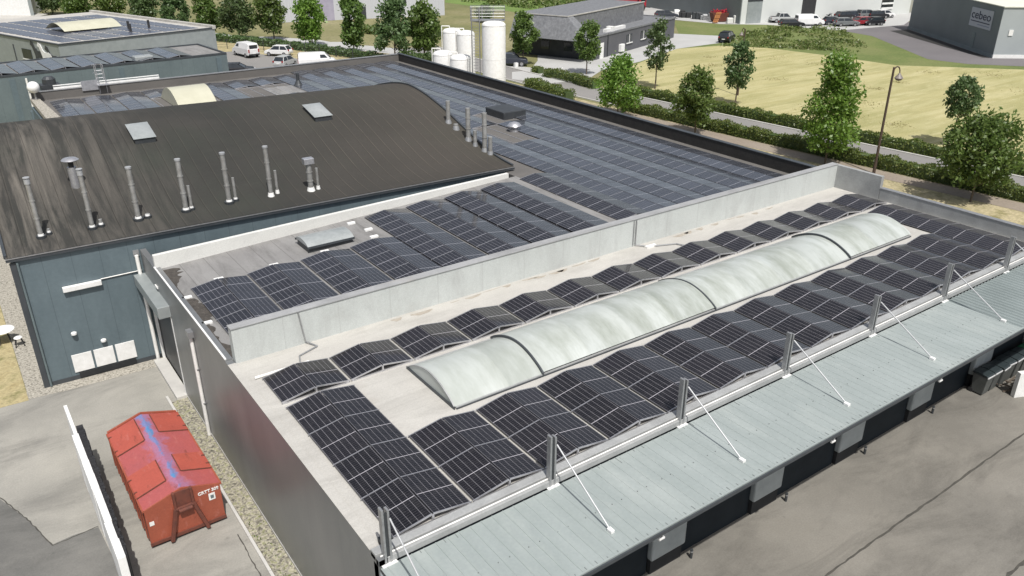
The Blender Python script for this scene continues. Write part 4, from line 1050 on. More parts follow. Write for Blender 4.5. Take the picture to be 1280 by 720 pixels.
# pale ribbed shed behind the trees
M['ribbed_white'] = pm('ribbed_pale_cladding', (.50,.51,.54), (.44,.45,.48), .8, .5, stretch=(6,6,.05))
a, b = gp(380,27), gp(556,19)
ux = (b-a).normalized(); uy = Vector((-ux.y, ux.x, 0)); Ls = (b-a).length
rt5 = empty('pale_shed', a, math.atan2(ux.y, ux.x), 'long pale ribbed shed half hidden by the trees behind the vans', 'shed')
MB().box(-6, Ls, 0, 22, 0, 7).build('wall', M['ribbed_white'], rt5, local=True)
MB().box(Ls*.60, Ls*.72, -.06, 0, 2.2, 4.6).build('window', M['glass'], rt5, local=True)
MB().box(Ls*.39, Ls*.43, -.06, 0, 0, 2.3).build('door', M['dark_steel'], rt5, local=True)
MB().box(Ls*.10, Ls*.21, -.05, 0, .0, 7).build('mauve_cladding', pm('mauve_cladding', (.36,.34,.42), (.3,.28,.36), 1, .5), rt5, local=True)
# charcoal office
M['slate_tiles'] = pm('grey_shingle', (.19,.195,.205), (.14,.145,.155), 2.2, .7, fine=(3,.25))
M['charcoal'] = pm('charcoal_render', (.10,.102,.112), (.085,.087,.096), .5, .8, fine=(5,.06))
A = gp(741,76); B = gp(842,47); C_ = gp(668,66)
ux = (B-A).normalized(); uy = Vector((-ux.y, ux.x, 0)); Lo = (B-A).length
ro = empty('charcoal_office', A, math.atan2(ux.y, ux.x), 'charcoal flat roofed office with a shingled upper band and two small white windows', 'office')
op = lambda mb, nm, mt, **k: mb.build(nm, mt, ro, local=True, **k)
def ol(p): q = p-A; return Vector((q.dot(ux), q.dot(uy), q.z))
Hl = 3.35
op(MB().box(0.02, Lo, 0, 14, 0, Hl-.2), 'wall', M['charcoal'])
op(MB().box(0, .02, .1, 14, 0, Hl-.3), 'shade_painted_wall', M['dark'])  # deep shade under the overhang, put into the wall colour
op(MB().box(-.1, Lo+.1, -.1, .25, Hl-.2, Hl+.05).box(Lo-.2, Lo+.1, .25, 14, Hl-.2, Hl+.05), 'parapet', M['slate_tiles'])
op(MB().box(-.1, Lo, .25, 14, Hl-.3, Hl-.1), 'roof', M['slate_tiles'])
up = ol(gp(703,22.5,6.0)); u2 = ol(gp(792,11,6.0)); ul = ol(gp(640,12,6.0))
yb = max(2.0, up.y)
op(MB().box(-1.6, Lo*.82, yb, yb+9, Hl-.1, 6.0), 'upper_storey', M['slate_tiles'])
mo = MB(); mo.add([(-3.2,-.6,Hl-.35),(-.1,-.6,Hl-.35),(-.1,yb+9,Hl-.35),(-3.2,yb+9,Hl-.35),(-1.6,yb-.05,6.0),(-.1,yb-.05,6.0),(-.1,yb+9,6.0),(-1.6,yb+9,6.0)], [(3,2,1,0),(4,5,6,7),(0,1,5,4),(1,2,6,5),(2,3,7,6),(3,0,4,7)])
op(mo, 'overhang', M['slate_tiles'])
op(MB().box(-1.7, Lo*.82+.1, yb-.1, yb+.12, 6.0, 6.12).box(-1.7, -1.5, yb+.12, yb+9, 6.0, 6.12), 'roof_edge', M['roof_front'])
op(MB().box(-1.5, Lo*.82, yb+.12, yb+9, 6.0, 6.05), 'roof', M['slate_tiles'])
for fx in (.40, .575):
    wx = Lo*fx
    op(MB().box(wx-.95, wx+.95, -.06, 0, 1.25, 2.45), 'window', M['glass'])
    op(MB().box(wx-1.05, wx+1.05, -.16, -.06, 1.12, 1.25).box(wx-.06, wx+.06, -.09, -.06, 1.25, 2.45), 'window_frame', M['white'])
op(MB().box(Lo*.30-.55, Lo*.30+.55, -.5, 0, .25, 1.35), 'air_unit', M['white'], bevel=.04)
op(MB().box(Lo*.07, Lo*.11, -.05, 0, 0, 2.2), 'door', M['white'])
op(MB().box(Lo*.15, Lo*.15+.1, -.12, 0, 0, Hl), 'downpipe', M['dark_steel'])
op(MB().box(Lo*.2, Lo*.42, 1.0, 1.6, Hl-.1, Hl+.35).box(Lo*.25, Lo*.28, .8, 1.8, Hl-.1, Hl+.6), 'roof_units', M['white'])
for wy in (3.5, 7.5): op(MB().box(-.06, 0, wy, wy+1.4, 1.0, 2.2), 'side_window', M['glass'])
op(MB().box(-.1, 0, .0, 14, 0, .05), 'side_base', M['dark'])
# big hall: grey left part, white right part with gates
A = gp(640,-6); B = gp(853*1.0+72,30); Cc_ = gp(1136,17)
ux = (Cc_-B).normalized(); uy = Vector((-ux.y, ux.x, 0)); Lw = (Cc_-B).length
rh = empty('white_hall', B, math.atan2(ux.y, ux.x), 'big white hall with a tall dark gateway and cars parked before it', 'hall')
hp_ = lambda mb, nm, mt, **k: mb.build(nm, mt, rh, local=True, **k)
M['hall_grey'] = pm('mid_grey_cladding', (.17,.19,.195), (.15,.168,.172), .4, .6)
hp_(MB().box(0, Lw, 0, 90, 0, 11), 'white_wall', pm('white_cladding', (.60,.62,.60), (.55,.57,.555), .15, .5))
hp_(MB().box(-.2, -.01, .02, 90, 0, 11), 'grey_wall', M['hall_grey'])
def hx(px, py=27): 
    d = ray(px, py); n = uy; t = (B-CPOS).dot(n)/d.dot(n); q = CPOS+d*t-B; return q.dot(ux), q.z
x0, x1 = hx(932)[0], hx(950)[0]
hp_(MB().box(x0, x1, -.12, 0, 0, 4.6), 'roller_door', M['hood']); hp_(MB().box(x0, x1, -.16, -.02, 4.0, 5.0), 'door_head', M['dark_steel'])
x0, x1 = hx(1000.5, 22)[0], hx(1017, 22)[0]
hp_(MB().box(x0, x1, -.12, 0, 0, 7), 'gateway', M['black'])
x0, x1 = hx(1101, 10)[0], hx(1115, 10)[0]
hp_(MB().box(x0, x1, -.12, 0, 1.2, 8), 'window_wall', M['glass'])
fr = MB()
for i in range(6): fr.box(x0, x1, -.2, -.1, 1.2+i*.95, 1.55+i*.95)
hp_(fr, 'window_bars', M['white'])
hp_(MB().box(Lw, Lw+12, 1.2, 30, 0, 11), 'beige_wing', pm('beige_cladding', (.34,.34,.30), (.3,.3,.27), .3, .7))
# dark building with a lettered sign
K = gp(1240,72.5); Lk = gp(1135,36)
ux = (K-Lk).normalized(); uy = Vector((-ux.y, ux.x, 0))      # along the long dark side towards the near corner
Ln = (K-Lk).length
rc = empty('signed_warehouse', K, math.atan2(ux.y, ux.x), 'dark grey warehouse with a lettered sign plate and a pale end wall', 'warehouse')
cp_ = lambda mb, nm, mt, **k: mb.build(nm, mt, rc, local=True, **k)
HC = 7.1
cp_(MB().box(-Ln, 0, 0, 45, .0, HC), 'dark_wall', pm('dark_slate_cladding', (.125,.150,.163), (.105,.128,.14), .2, .55))
cp_(MB().box(-Ln, 0, -.12, 0, 0, .5), 'wall_base', pm('grey_base', (.17,.2,.21), (.14,.17,.18), .5, .7))
cp_(MB().box(.0, .14, -.02, 45, .5, HC), 'pale_end_wall', pm('pale_end_cladding', (.34,.37,.38), (.31,.34,.35), .3, .6))
cp_(MB().box(.0, .2, -.04, 45, 0, .5), 'end_base', M['white'])
cp_(MB().box(-Ln, .3, -.1, 45, HC, HC+.12), 'roof', pm('cream_roof', (.62,.62,.54), (.55,.55,.48), .2, .8))
cp_(MB().box(-7.6, -6.6, -.05, 0, .5, 2.7), 'side_door', M['pale_teal_wall'])
cp_(MB().box(.14, .25, 1.4, 2.0, 3.2, 4.0), 'wall_lamp', M['white'])
def wloc(px, py):
    d = ray(px, py); n = uy; t = (K-CPOS).dot(n)/d.dot(n); q = CPOS+d*t-K; return q.dot(ux), q.z
sx0 = wloc(1214, 20)[0]; sx1 = wloc(1240.5, 27)[0]; sz1 = wloc(1216, 8)[1]; sz0 = wloc(1212, 31)[1]
sg = cp_(MB().box(sx0, sx1, -.1, -.0, sz0, sz1), 'sign_plate', pm('sign_grey', (.36,.38,.44), (.33,.35,.41), 1, .5))
M['ink'] = pm('dark_blue_ink', (.015,.02,.05), (.018,.024,.06), 1, .6)
def text(body, size, loc, rot, mat, parent, name='lettering', ext=.008, xs=1.0, local=True, bold=0.0):
    cu = bpy.data.curves.new('lettering', 'FONT'); cu.body = body; cu.size = size; cu.extrude = ext; cu.align_x = 'CENTER'; cu.align_y = 'CENTER'; cu.offset = bold
    tmp = bpy.data.objects.new('tmp', cu); COL.objects.link(tmp)
    bpy.context.view_layer.update()
    me = bpy.data.meshes.new_from_object(tmp.evaluated_get(bpy.context.evaluated_depsgraph_get()))
    bpy.data.objects.remove(tmp)
    o = bpy.data.objects.new(name, me); COL.objects.link(o); me.materials.clear(); me.materials.append(mat)
    o.parent = parent; o.location = loc; o.rotation_euler = rot; o.scale = (xs, 1, 1); return o
sw_, sh_ = sx1-sx0, sz1-sz0
text('cebeo', sh_*.62, ((sx0+sx1)/2, -.12, sz0+sh_*.63), (R(90),0,0), M['ink'], sg, xs=sw_*.88/(sh_*.62*2.35), bold=.012)
MB().box(sx0+sw_*.06, sx1-sw_*.06, -.125, -.1, sz0+sh_*.27, sz0+sh_*.32).build('sign_rule', M['ink'], sg, local=True)
M['faint'] = pm('faint_ink', (.2,.22,.3), (.2,.22,.3), 1, .6)
MB().box(sx0+sw_*.4, sx1-sw_*.06, -.125, -.1, sz0+sh_*.12, sz0+sh_*.17).build('sign_small_line', M['faint'], sg, local=True)

# ------------------------------------------------------------------ silo and tanks
def silo(px, py, topy, diam, name, label, cat, group, base=0):
    g = gp(px, py); H = hz(g.x, g.y, topy); r_ = diam/2
    o = empty(name, g, 0, label, cat, group)
    MB().lathe((0,0,0), [(r_*.9,0),(r_,.1),(r_,H-.42),(r_*.97,H-.3),(r_*.8,H-.12),(r_*.45,H-.02),(.05,H)], 32).build('shell', M['white'], o, local=True, smooth=True)
    MB().lathe((0,0,H*.5), [(r_+.012,0),(r_+.02,.03),(r_+.012,.06)], 32).lathe((0,0,H*.25), [(r_+.012,0),(r_+.02,.03),(r_+.012,.06)], 32).lathe((0,0,H-.5), [(r_+.012,0),(r_+.03,.04),(r_+.012,.08)], 32).build('seam_rings', M['white'], o, local=True, smooth=True)
    return o, H, r_
s0, H, r_ = silo(618, 118, 26, 2.72, 'silo', 'tall white silo with a ladder and a railed platform behind its top', 'silo', None)
q = -_r0; q = Vector((q.x, q.y, 0)).normalized(); fwd2 = Vector((_fw.x, _fw.y, 0)).normalized()
tw = MB(); cx = q*(r_+.75)+fwd2*.5
for dx in (-.45, .45):
    for dy in (-.45, .45):
        b_ = cx + q*dx + fwd2*dy; tw.tube((b_.x,b_.y,0), (b_.x,b_.y,H+1.4), .05, 6)
zz = .4
while zz < H+.2:
    a_ = cx - q*.3 - fwd2*.45; c_ = cx + q*.3 - fwd2*.45; tw.tube((a_.x,a_.y,zz), (c_.x,c_.y,zz), .03, 5); zz += .33
tw.build('ladder_tower', M['galv'], s0, local=True)
pf = MB(); 
c1_ = q*(r_+1.3)+fwd2*.1; c2_ = -q*(r_-.1)+fwd2*.1; c3_ = -q*(r_-.1)+fwd2*1.7; c4_ = q*(r_+1.3)+fwd2*1.7
pf.prism([(p.x,p.y) for p in (c1_,c2_,c3_,c4_)], H-.05, H+.03); pf.build('platform', M['galv'], s0, local=True)
rl = MB(); cs = [c1_,c2_,c3_,c4_,c1_]
for a_, c_ in zip(cs, cs[1:]):
    for zz in (.45, .8, 1.15, 1.5): rl.tube((a_.x,a_.y,H+zz), (c_.x,c_.y,H+zz), .03, 5)
    for t in (0, .33, .66): p = a_.lerp(c_, t); rl.tube((p.x,p.y,H), (p.x,p.y,H+1.5), .03, 5)
rl.build('railing', M['galv'], s0, local=True)
tk = [(555,105,63,2.45,'front left one'),(576.5,112,68,2.5,'front right one'),(566.5,94,35,2.4,'taller, rear left one'),(583.5,96,38,2.3,'taller, rear right one')]
for px, py, ty, dm, lb in tk:
    o, H2, r2 = silo(px, py, ty, dm, 'white_tank', f'white tank in the cluster beside the silo, the {lb}', 'tank', 'white tanks beside the silo')
    MB().path([tuple(q*(r2+.12)+Vector((0,0,.2))), tuple(q*(r2+.12)+Vector((0,0,H2+.25))), tuple(q*(r2-.9)+Vector((0,0,H2+.25))), tuple(q*(r2-.9)+Vector((0,0,H2-.1)))], .06, 8).build('fill_pipe', M['white_pvc'], o, local=True)

# ------------------------------------------------------------------ red roll-off container
def red_mat(name, a, b_, paint):
    mt, n, b = new_mat(name)
    v = coords(n)
    c = mix(n, ramp(n, noise(n, v, .9, 6, .65), [(.35,(0,0,0)),(.7,(1,1,1))]), a, b_)
    if paint:
        sp = nd(n, 'ShaderNodeSeparateXYZ'); L(n, nd(n, 'ShaderNodeTexCoord').outputs['Object'], sp.inputs[0])
        dx = math_(n, 'ABSOLUTE', math_(n, 'ADD', sp.outputs[0], 0.0))
        nz = noise(n, coords(n, (1,.7,1)), 1.7, 6, .7, .5)
        near = math_(n, 'SUBTRACT', 1.0, math_(n, 'MULTIPLY', dx, 1.55))
        msk = ramp(n, math_(n, 'ADD', math_(n, 'MULTIPLY', near, .42), math_(n, 'MULTIPLY', nz, 1.15)), [(.74,(0,0,0)),(.98,(.85,.85,.85))])
        c = mix(n, msk, c, (.32,.15,.25))
        nb_ = noise(n, coords(n, (1,.6,1), (0,0,.3)), 1.35, 6, .65, .5)
        n2 = math_(n, 'SUBTRACT', 1.0, math_(n, 'MULTIPLY', dx, 2.0))
        bl = ramp(n, math_(n, 'ADD', math_(n, 'MULTIPLY', n2, .34), math_(n, 'MULTIPLY', nb_, 1.3)), [(.92,(0,0,0)),(1.06,(.85,.85,.85))])
        c = mix(n, bl, c, (.13,.20,.40))
        bl2 = ramp(n, math_(n, 'ADD', math_(n, 'MULTIPLY', n2, .30), math_(n, 'MULTIPLY', noise(n, coords(n, (1.2,.7,1), (0,0,1.3)), 1.0, 5, .6, .6), 1.25)), [(.98,(0,0,0)),(1.08,(.75,.75,.75))])
        c = mix(n, bl2, c, (.06,.22,.42))
    ru = ramp(n, noise(n, coords(n, (1,.5,1.5), (0,0,.7)), 3.2, 7, .75, .4), [(.60,(0,0,0)),(.70,(.75,.75,.75))])
    c = mix(n, ru, c, (.17,.045,.03))
    fd = ramp(n, noise(n, coords(n, (2.5,.6,1), (0,0,.2)), 2.2, 6, .7), [(.58,(0,0,0)),(.75,(.5,.5,.5))])
    c = mix(n, fd, c, (.52,.22,.19))
    g = noise(n, v, 14, 3, .7)
    c = mix(n, 1.0, c, ramp(n, g, [(.3,(.88,.88,.88)),(.7,(1.08,1.08,1.08))]), 'MULTIPLY')
    L(n, c, b.inputs['Base Color']); b.inputs['Roughness'].default_value = .5; return mt
M['red_lid'] = red_mat('faded_red_paint', (.40,.088,.060), (.34,.074,.052), False)
M['red_top'] = red_mat('red_paint_with_blue_marks', (.38,.09,.082), (.33,.085,.088), True)
M['red_body'] = red_mat('orange_red_paint', (.33,.085,.048), (.27,.07,.04), False)
M['rust'] = pm('rusty_steel', (.15,.045,.028), (.10,.035,.025), 6, .8)
ct = empty('waste_container', (3.53, 27.3, 0), R(.5), 'closed red roll-off container with a gabled lid streaked with blue and violet paint', 'container')
CWD, CY0, CY1, EH, RH = 1.27, -2.72, 2.75, 1.62, 2.02
def cpart(mb, nm, mt, **k): return mb.build(nm, mt, ct, local=True, **k)
body = MB()
prof = [(-CWD,.18),(CWD,.18),(CWD,EH),(0,RH),(-CWD,EH)]
body.extr(prof, 'y', CY0, CY1)
cpart(body, 'body', M['red_body'], bevel=.02)
def slope(x): return EH + (RH-EH)*(1-abs(x)/CWD)
tp = MB()
for s in (-1, 1):
    tp.add([(0,CY0+.02,RH+.012),(s*CWD,CY0+.02,EH+.012),(s*CWD,CY1,EH+.012),(0,CY1,RH+.012),(0,CY0+.02,RH-.02),(s*CWD,CY0+.02,EH-.02),(s*CWD,CY1,EH-.02),(0,CY1,RH-.02)],
           [(0,1,2,3),(7,6,5,4),(0,4,5,1),(1,5,6,2),(2,6,7,3),(3,7,4,0)])
cpart(tp, 'gabled_top', M['red_top'])
for s in (-1, 1):
    for y0, y1 in ((-1.95,-.55), (.95,2.62)):
        yy0, yy1 = (y0, y1) if s < 0 else (y0+.25, y1+.0)
        l = MB(); xa, xb = s*.30, s*(CWD+.03)
        z_ = lambda x: slope(x)+.05
        l.add([(xa,yy0,z_(xa)),(xb,yy0,z_(xb)),(xb,yy1,z_(xb)),(xa,yy1,z_(xa)),(xa,yy0,z_(xa)-.045),(xb,yy0,z_(xb)-.045),(xb,yy1,z_(xb)-.045),(xa,yy1,z_(xa)-.045)],
              [(0,1,2,3),(7,6,5,4),(0,4,5,1),(1,5,6,2),(2,6,7,3),(3,7,4,0)])
        ld_ = cpart(l, 'lid', M['red_lid'], bevel=.01)
        sm_ = MB()
        sm_.bar((xa,yy0-.02,z_(xa)-.02),(xb,yy0-.02,z_(xb)-.02), .035, .05).bar((xa-s*.02,yy0,z_(xa)-.02),(xa-s*.02,yy1,z_(xa)-.02), .03, .05)
        sm_.build('lid_seam', M['rust'], ld_, local=True)
        for yy in (yy0+.3, yy1-.3): MB().box(min(xb-s*.10, xb+s*.02), max(xb-s*.10, xb+s*.02), yy-.03, yy+.03, z_(xb)-.02, z_(xb)+.035).build('hinge', M['rust'], ld_, local=True)
rim = MB()
for s in (-1, 1): rim.bar((s*CWD,CY1,EH+.03), (0,CY1,RH+.03), .1, .08); rim.bar((s*(CWD+.02),CY0,EH-.03),(s*(CWD+.02),CY1,EH-.03), .08, .08)
cpart(rim, 'rim', M['red_body'])
rb = MB()
y = CY0+.4
while y < CY1:
    for s in (-1, 1): rb.box(min(s*CWD, s*(CWD+.03)), max(s*CWD, s*(CWD+.03)), y-.05, y+.05, .2, EH-.08)
    y += .62
cpart(rb, 'side_ribs', M['red_body'])
sk = MB()
for s in (-1, 1): sk.box(s*.5-.06, s*.5+.06, CY0+.05, CY1, .02, .18)
cpart(sk, 'skid', M['rust'])
rl = MB()
for s in (-1, 1):
    for yy in (CY0+.35, CY1-.35): rl.tube((s*.95-.1, yy, .12), (s*.95+.1, yy, .12), .11, 12)
cpart(rl, 'roller', M['black'])
cpart(MB().box(-CWD-.02, CWD+.02, CY0-.05, CY0, .12, .24), 'end_sill', M['rust'])
hf = MB()
for s in (-1, 1): hf.bar((s*.30, CY0-.10, 1.30), (s*.62, CY0-.18, .10), .10, .12)
hf.bar((-.30, CY0-.12, 1.28), (.30, CY0-.12, 1.28), .1, .1)
cpart(hf, 'hook_frame', M['rust'], bevel=.015)
cpart(MB().box(-.33, .33, CY0-.05, CY0-.0, 1.2, 1.92).box(-.33,-.25,CY0-.14,CY0,1.15,1.95).box(.25,.33,CY0-.14,CY0,1.15,1.95), 'hook_plate', M['rust'], bevel=.01)
cpart(MB().tube((-.22, CY0-.18, 1.22), (.22, CY0-.18, 1.22), .07, 12), 'hook_bar', M['rust'])
cpart(MB().box(.83, 1.05, CY0-.012, CY0-.002, 1.06, 1.34), 'label_plate', M['white'])
cpart(MB().box(.89, 1.0, CY0-.016, CY0-.013, 1.12, 1.26), 'label_mark', M['pale_teal_wall'])
cpart(MB().box(-1.18, -1.03, CY0-.012, CY0-.002, .93, 1.09), 'label_plate', M['white'])
text('CRTT 308', .165, (.85, CY0-.012, 1.47), (R(90), 0, 0), M['white'], ct, bold=.004)
# ------------------------------------------------------------------ white yard wall
fw_ = empty('yard_wall', (1.15, 27, 0), 0, 'long white concrete wall standing alone in the yard left of the red container', 'wall')
pn = MB(); y = 22.2
while y < 29.4:
    pn.box(1.08+random.uniform(-.012,.012), 1.30+random.uniform(-.012,.012), y, y+.965, 0, 2.05+random.uniform(-.03,.03)); y += .98
pn.build('thick_blocks', M['white'], fw_, bevel=.012)
pn = MB(); y = 29.75
while y < 32.4: pn.box(1.15, 1.27, y, y+.9, 0, 2.0); y += .91
pn.build('thin_panels', M['white'], fw_)
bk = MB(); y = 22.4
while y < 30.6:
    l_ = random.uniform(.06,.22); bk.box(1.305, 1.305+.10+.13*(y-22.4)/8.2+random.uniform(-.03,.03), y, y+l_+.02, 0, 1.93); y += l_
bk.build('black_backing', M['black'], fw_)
# ------------------------------------------------------------------ wheelie bins under the canopy
M['bin'] = pm('charcoal_plastic', (.018,.026,.029), (.024,.034,.037), 2, .5)
M['bin_green'] = pm('green_plastic', (.015,.10,.05), (.02,.12,.06), 2, .5)
M['bin_front'] = pm('scuffed_grey_plastic', (.095,.10,.095), (.07,.075,.072), 3, .6)
M['bin_rim'] = pm('light_grey_plastic', (.55,.56,.56), (.5,.5,.5), 3, .5)
def make_bin(lid='bin'):
    r_ = empty('wheelie_bin', (0,0,0))
    b = MB(); b.add([(-.24,-.26,.06),(.24,-.26,.06),(.24,.24,.06),(-.24,.24,.06),(-.29,-.36,.98),(.29,-.36,.98),(.29,.32,.98),(-.29,.32,.98)], [(3,2,1,0),(4,5,6,7),(0,1,5,4),(1,2,6,5),(2,3,7,6),(3,0,4,7)])
    b.build('body', M['bin_front'], r_, local=True, bevel=.02)
    MB().box(-.30,.30,-.38,-.33,.93,1.0).build('rim', M['bin_rim'], r_, local=True, bevel=.01)
    MB().extr([(-.36,1.0),(.34,1.0),(.36,1.05),(.1,1.10),(-.3,1.06)], 'x', -.30, .30).build('lid', M[lid], r_, local=True, bevel=.01)
    for s in (-1, 1): MB().tube((s*.27,.26,.11),(s*.21,.26,.11),.11,12).build('wheel', M['black'], r_, local=True)
    return r_
bin0 = make_bin(); bing = make_bin('bin_green')
for i in range(9):
    b = bin0 if i == 0 else (bing if i == 6 else copy_tree(bin0))
    b.location = (35.3+.66*i, 13.28+random.uniform(-.04,.04), 0); b.rotation_euler.z = R(random.uniform(-5,5))
    nm = ('leftmost of the row' if i == 0 else 'the only green-lidded one, near the frame edge' if i == 6 else f'{ORD[i]} from the left of the row')
    tag(b, f'dark wheelie bin under the canopy edge, {nm}' if i != 6 else 'wheelie bin with a green lid under the canopy edge, near the right frame edge', 'bin', 'wheelie bins under the canopy')
bd = empty('white_lean_to', (36.6, 11.9, 0), 0, 'white sheet shelter with a dark open side, at the right frame edge by the bins', 'shelter')
bd_a, bd_b = gp(1262,497), gp(1300,478)
MB().prism([(36.1,12.15),(38.8,11.0),(38.9,11.2),(36.2,12.35)], 0, lambda x, y: 1.25).build('white_sheet', M['white'], bd)
sc2 = MB(); rr = random.Random(9)
for i in range(26):
    p = Vector((rr.uniform(36.0,38.2), rr.uniform(12.3,12.9), rr.uniform(.0,.25))); q2 = p+Vector((rr.uniform(-.5,.5), rr.uniform(-.3,.3), rr.uniform(0,.25)))
    sc2.bar(p, q2, .07, .04)
sc2.build('scrap_timber', M['bark'], bd)
# small guard posts at the pillars
gp0 = None
for i, xx in enumerate((17.35, 22.35, 27.3, 32.3)):
    if gp0 is None:
        gp0 = empty('guard_post', (0,0,0)); MB().tube((0,0,0),(0,0,.36),.05,12).build('post', M['dark_steel'], gp0, local=True); MB().tube((0,0,.26),(0,0,.30),.055,12).build('band', M['galv'], gp0, local=True); g_ = gp0
    else: g_ = copy_tree(gp0)
    g_.location = (xx-.35, 13.6, 0); tag(g_, f'short dark guard post at the foot of a dock pillar, {ORD[i]} from the near end', 'guard post', 'guard posts along the dock')
# ------------------------------------------------------------------ street lamps
M['cor'] = pm('brown_lamp_paint', (.075,.048,.035), (.055,.04,.032), 4, .6)
lm = empty('street_lamp', (0,0,0))
g = gp(1092,217); Hp = hz(g.x, g.y, 84)
MB().tube((0,0,0),(0,0,1.2),.13,10,.12).tube((0,0,1.2),(0,0,Hp),.105,10,.085).build('pole', M['cor'], lm, local=True, smooth=True)
ar = Vector((math.cos(YAW), -math.sin(YAW), 0)); pts = []
for i in range(9):
    t = i/8*math.pi; pts.append(tuple(ar*(.26-.26*math.cos(t)) + Vector((0,0,Hp-.45+.5*math.sin(t)))))
MB().path(pts, .05, 6).build('arm', M['cor'], lm, local=True)
e = ar*.52; MB().lathe((e.x,e.y,Hp-1.05), [(.05,0),(.2,.05),(.34,.22),(.24,.34),(.12,.5),(.05,.62)], 14).build('lantern', pm('lamp_grey', (.22,.19,.17),(.17,.15,.14),3,.5), lm, local=True, smooth=True)
lm.location = g; tag(lm, 'brown street lamp with a hanging lantern, rising from the near side of the street', 'street lamp', 'street lamps')
g2 = gp(922,119); l2 = copy_tree(lm); l2.location = g2; s2 = hz(g2.x,g2.y,33)/(Hp+.3); l2.scale = (s2,s2,s2); l2.rotation_euler.z = R(120)
tag(l2, 'dark street lamp pole standing behind the upright sparse tree in the field', 'street lamp', 'street lamps')
# ------------------------------------------------------------------ garden table and stool on the dry lawn
tb = empty('garden_table', gp(7,428), 0, 'white oval garden table on the dry lawn at the left frame edge', 'table')
MB().lathe((0,0,.68), [(.5,0),(.56,.02),(.56,.04),(.5,.06)], 24).build('tabletop', M['white'], tb, local=True)
for dx, dy in ((-.25,-.25),(.25,-.25),(.25,.25),(-.25,.25)): MB().tube((dx,dy,0),(dx*.6,dy*.6,.68),.025,6).build('leg', M['black'], tb, local=True)
st = empty('stool', gp(10,437)+Vector((.55,.1,0)), 0, 'small stool with a white seat beside the oval garden table', 'stool')
MB().lathe((0,0,.44), [(.18,0),(.2,.02),(.17,.05)], 16).build('seat', M['white'], st, local=True)
for dx, dy in ((-.2,-.2),(.2,-.2),(.2,.2),(-.2,.2)): MB().tube((dx,dy,0),(dx*.5,dy*.5,.44),.03,6).build('leg', M['black'], st, local=True)
# ------------------------------------------------------------------ vehicles
def paint(name, c, rough=.3): return pm(name, c, tuple(x*.92 for x in c), 1.5, rough, spec=.6)
M['tyre'] = pm('tyre_rubber', (.02,.02,.02), (.028,.028,.028), 6, .85)
M['rim'] = pm('alloy_rim', (.4,.4,.42), (.35,.35,.36), 6, .35, .6)
M['tail'] = pm('red_lamp_glass', (.3,.015,.015), (.25,.012,.012), 3, .25)
M['head'] = pm('clear_lamp_glass', (.6,.6,.62), (.55,.55,.58), 3, .15)
SHAPES = {   # side outline (x forward), glasshouse outline, wheel x, wheel r, half width, height
 'hatch': ([(-1.95,.35),(-1.98,.75),(-1.85,.98),(1.0,.98),(1.75,.86),(1.98,.62),(1.98,.32)], [(-1.82,.97),(-1.45,1.42),(-.9,1.50),(.1,1.49),(.55,1.36),(1.08,.97)], 1.22, .32, .86),
 'estate': ([(-2.3,.36),(-2.33,.8),(-2.25,1.0),(.95,1.0),(2.0,.88),(2.28,.62),(2.28,.32)], [(-2.2,.99),(-1.95,1.40),(-1.5,1.47),(.0,1.48),(.45,1.38),(1.1,.99)], 1.38, .33, .9),
 'suv': ([(-2.2,.42),(-2.25,.9),(-2.18,1.12),(.9,1.12),(1.95,1.02),(2.2,.75),(2.2,.4)], [(-2.12,1.11),(-1.85,1.62),(-1.4,1.70),(.0,1.70),(.4,1.6),(1.02,1.11)], 1.33, .37, .93),
 'van': ([(-2.6,.4),(-2.65,1.2),(-2.62,1.35),(1.3,1.35),(2.3,1.1),(2.6,.8),(2.6,.38)], [(-2.6,1.34),(-2.56,1.95),(-2.3,2.08),(.6,2.08),(1.05,2.0),(1.75,1.3)], 1.7, .34, .97),
 'pickup': ([(-2.6,.45),(-2.62,1.0),(-2.58,1.12),(1.0,1.12),(2.2,1.02),(2.5,.75),(2.5,.42)], [(-1.1,1.11),(-.9,1.68),(-.6,1.76),(.3,1.75),(.6,1.65),(1.15,1.11)], 1.6, .38, .92)}
PROTO = {}
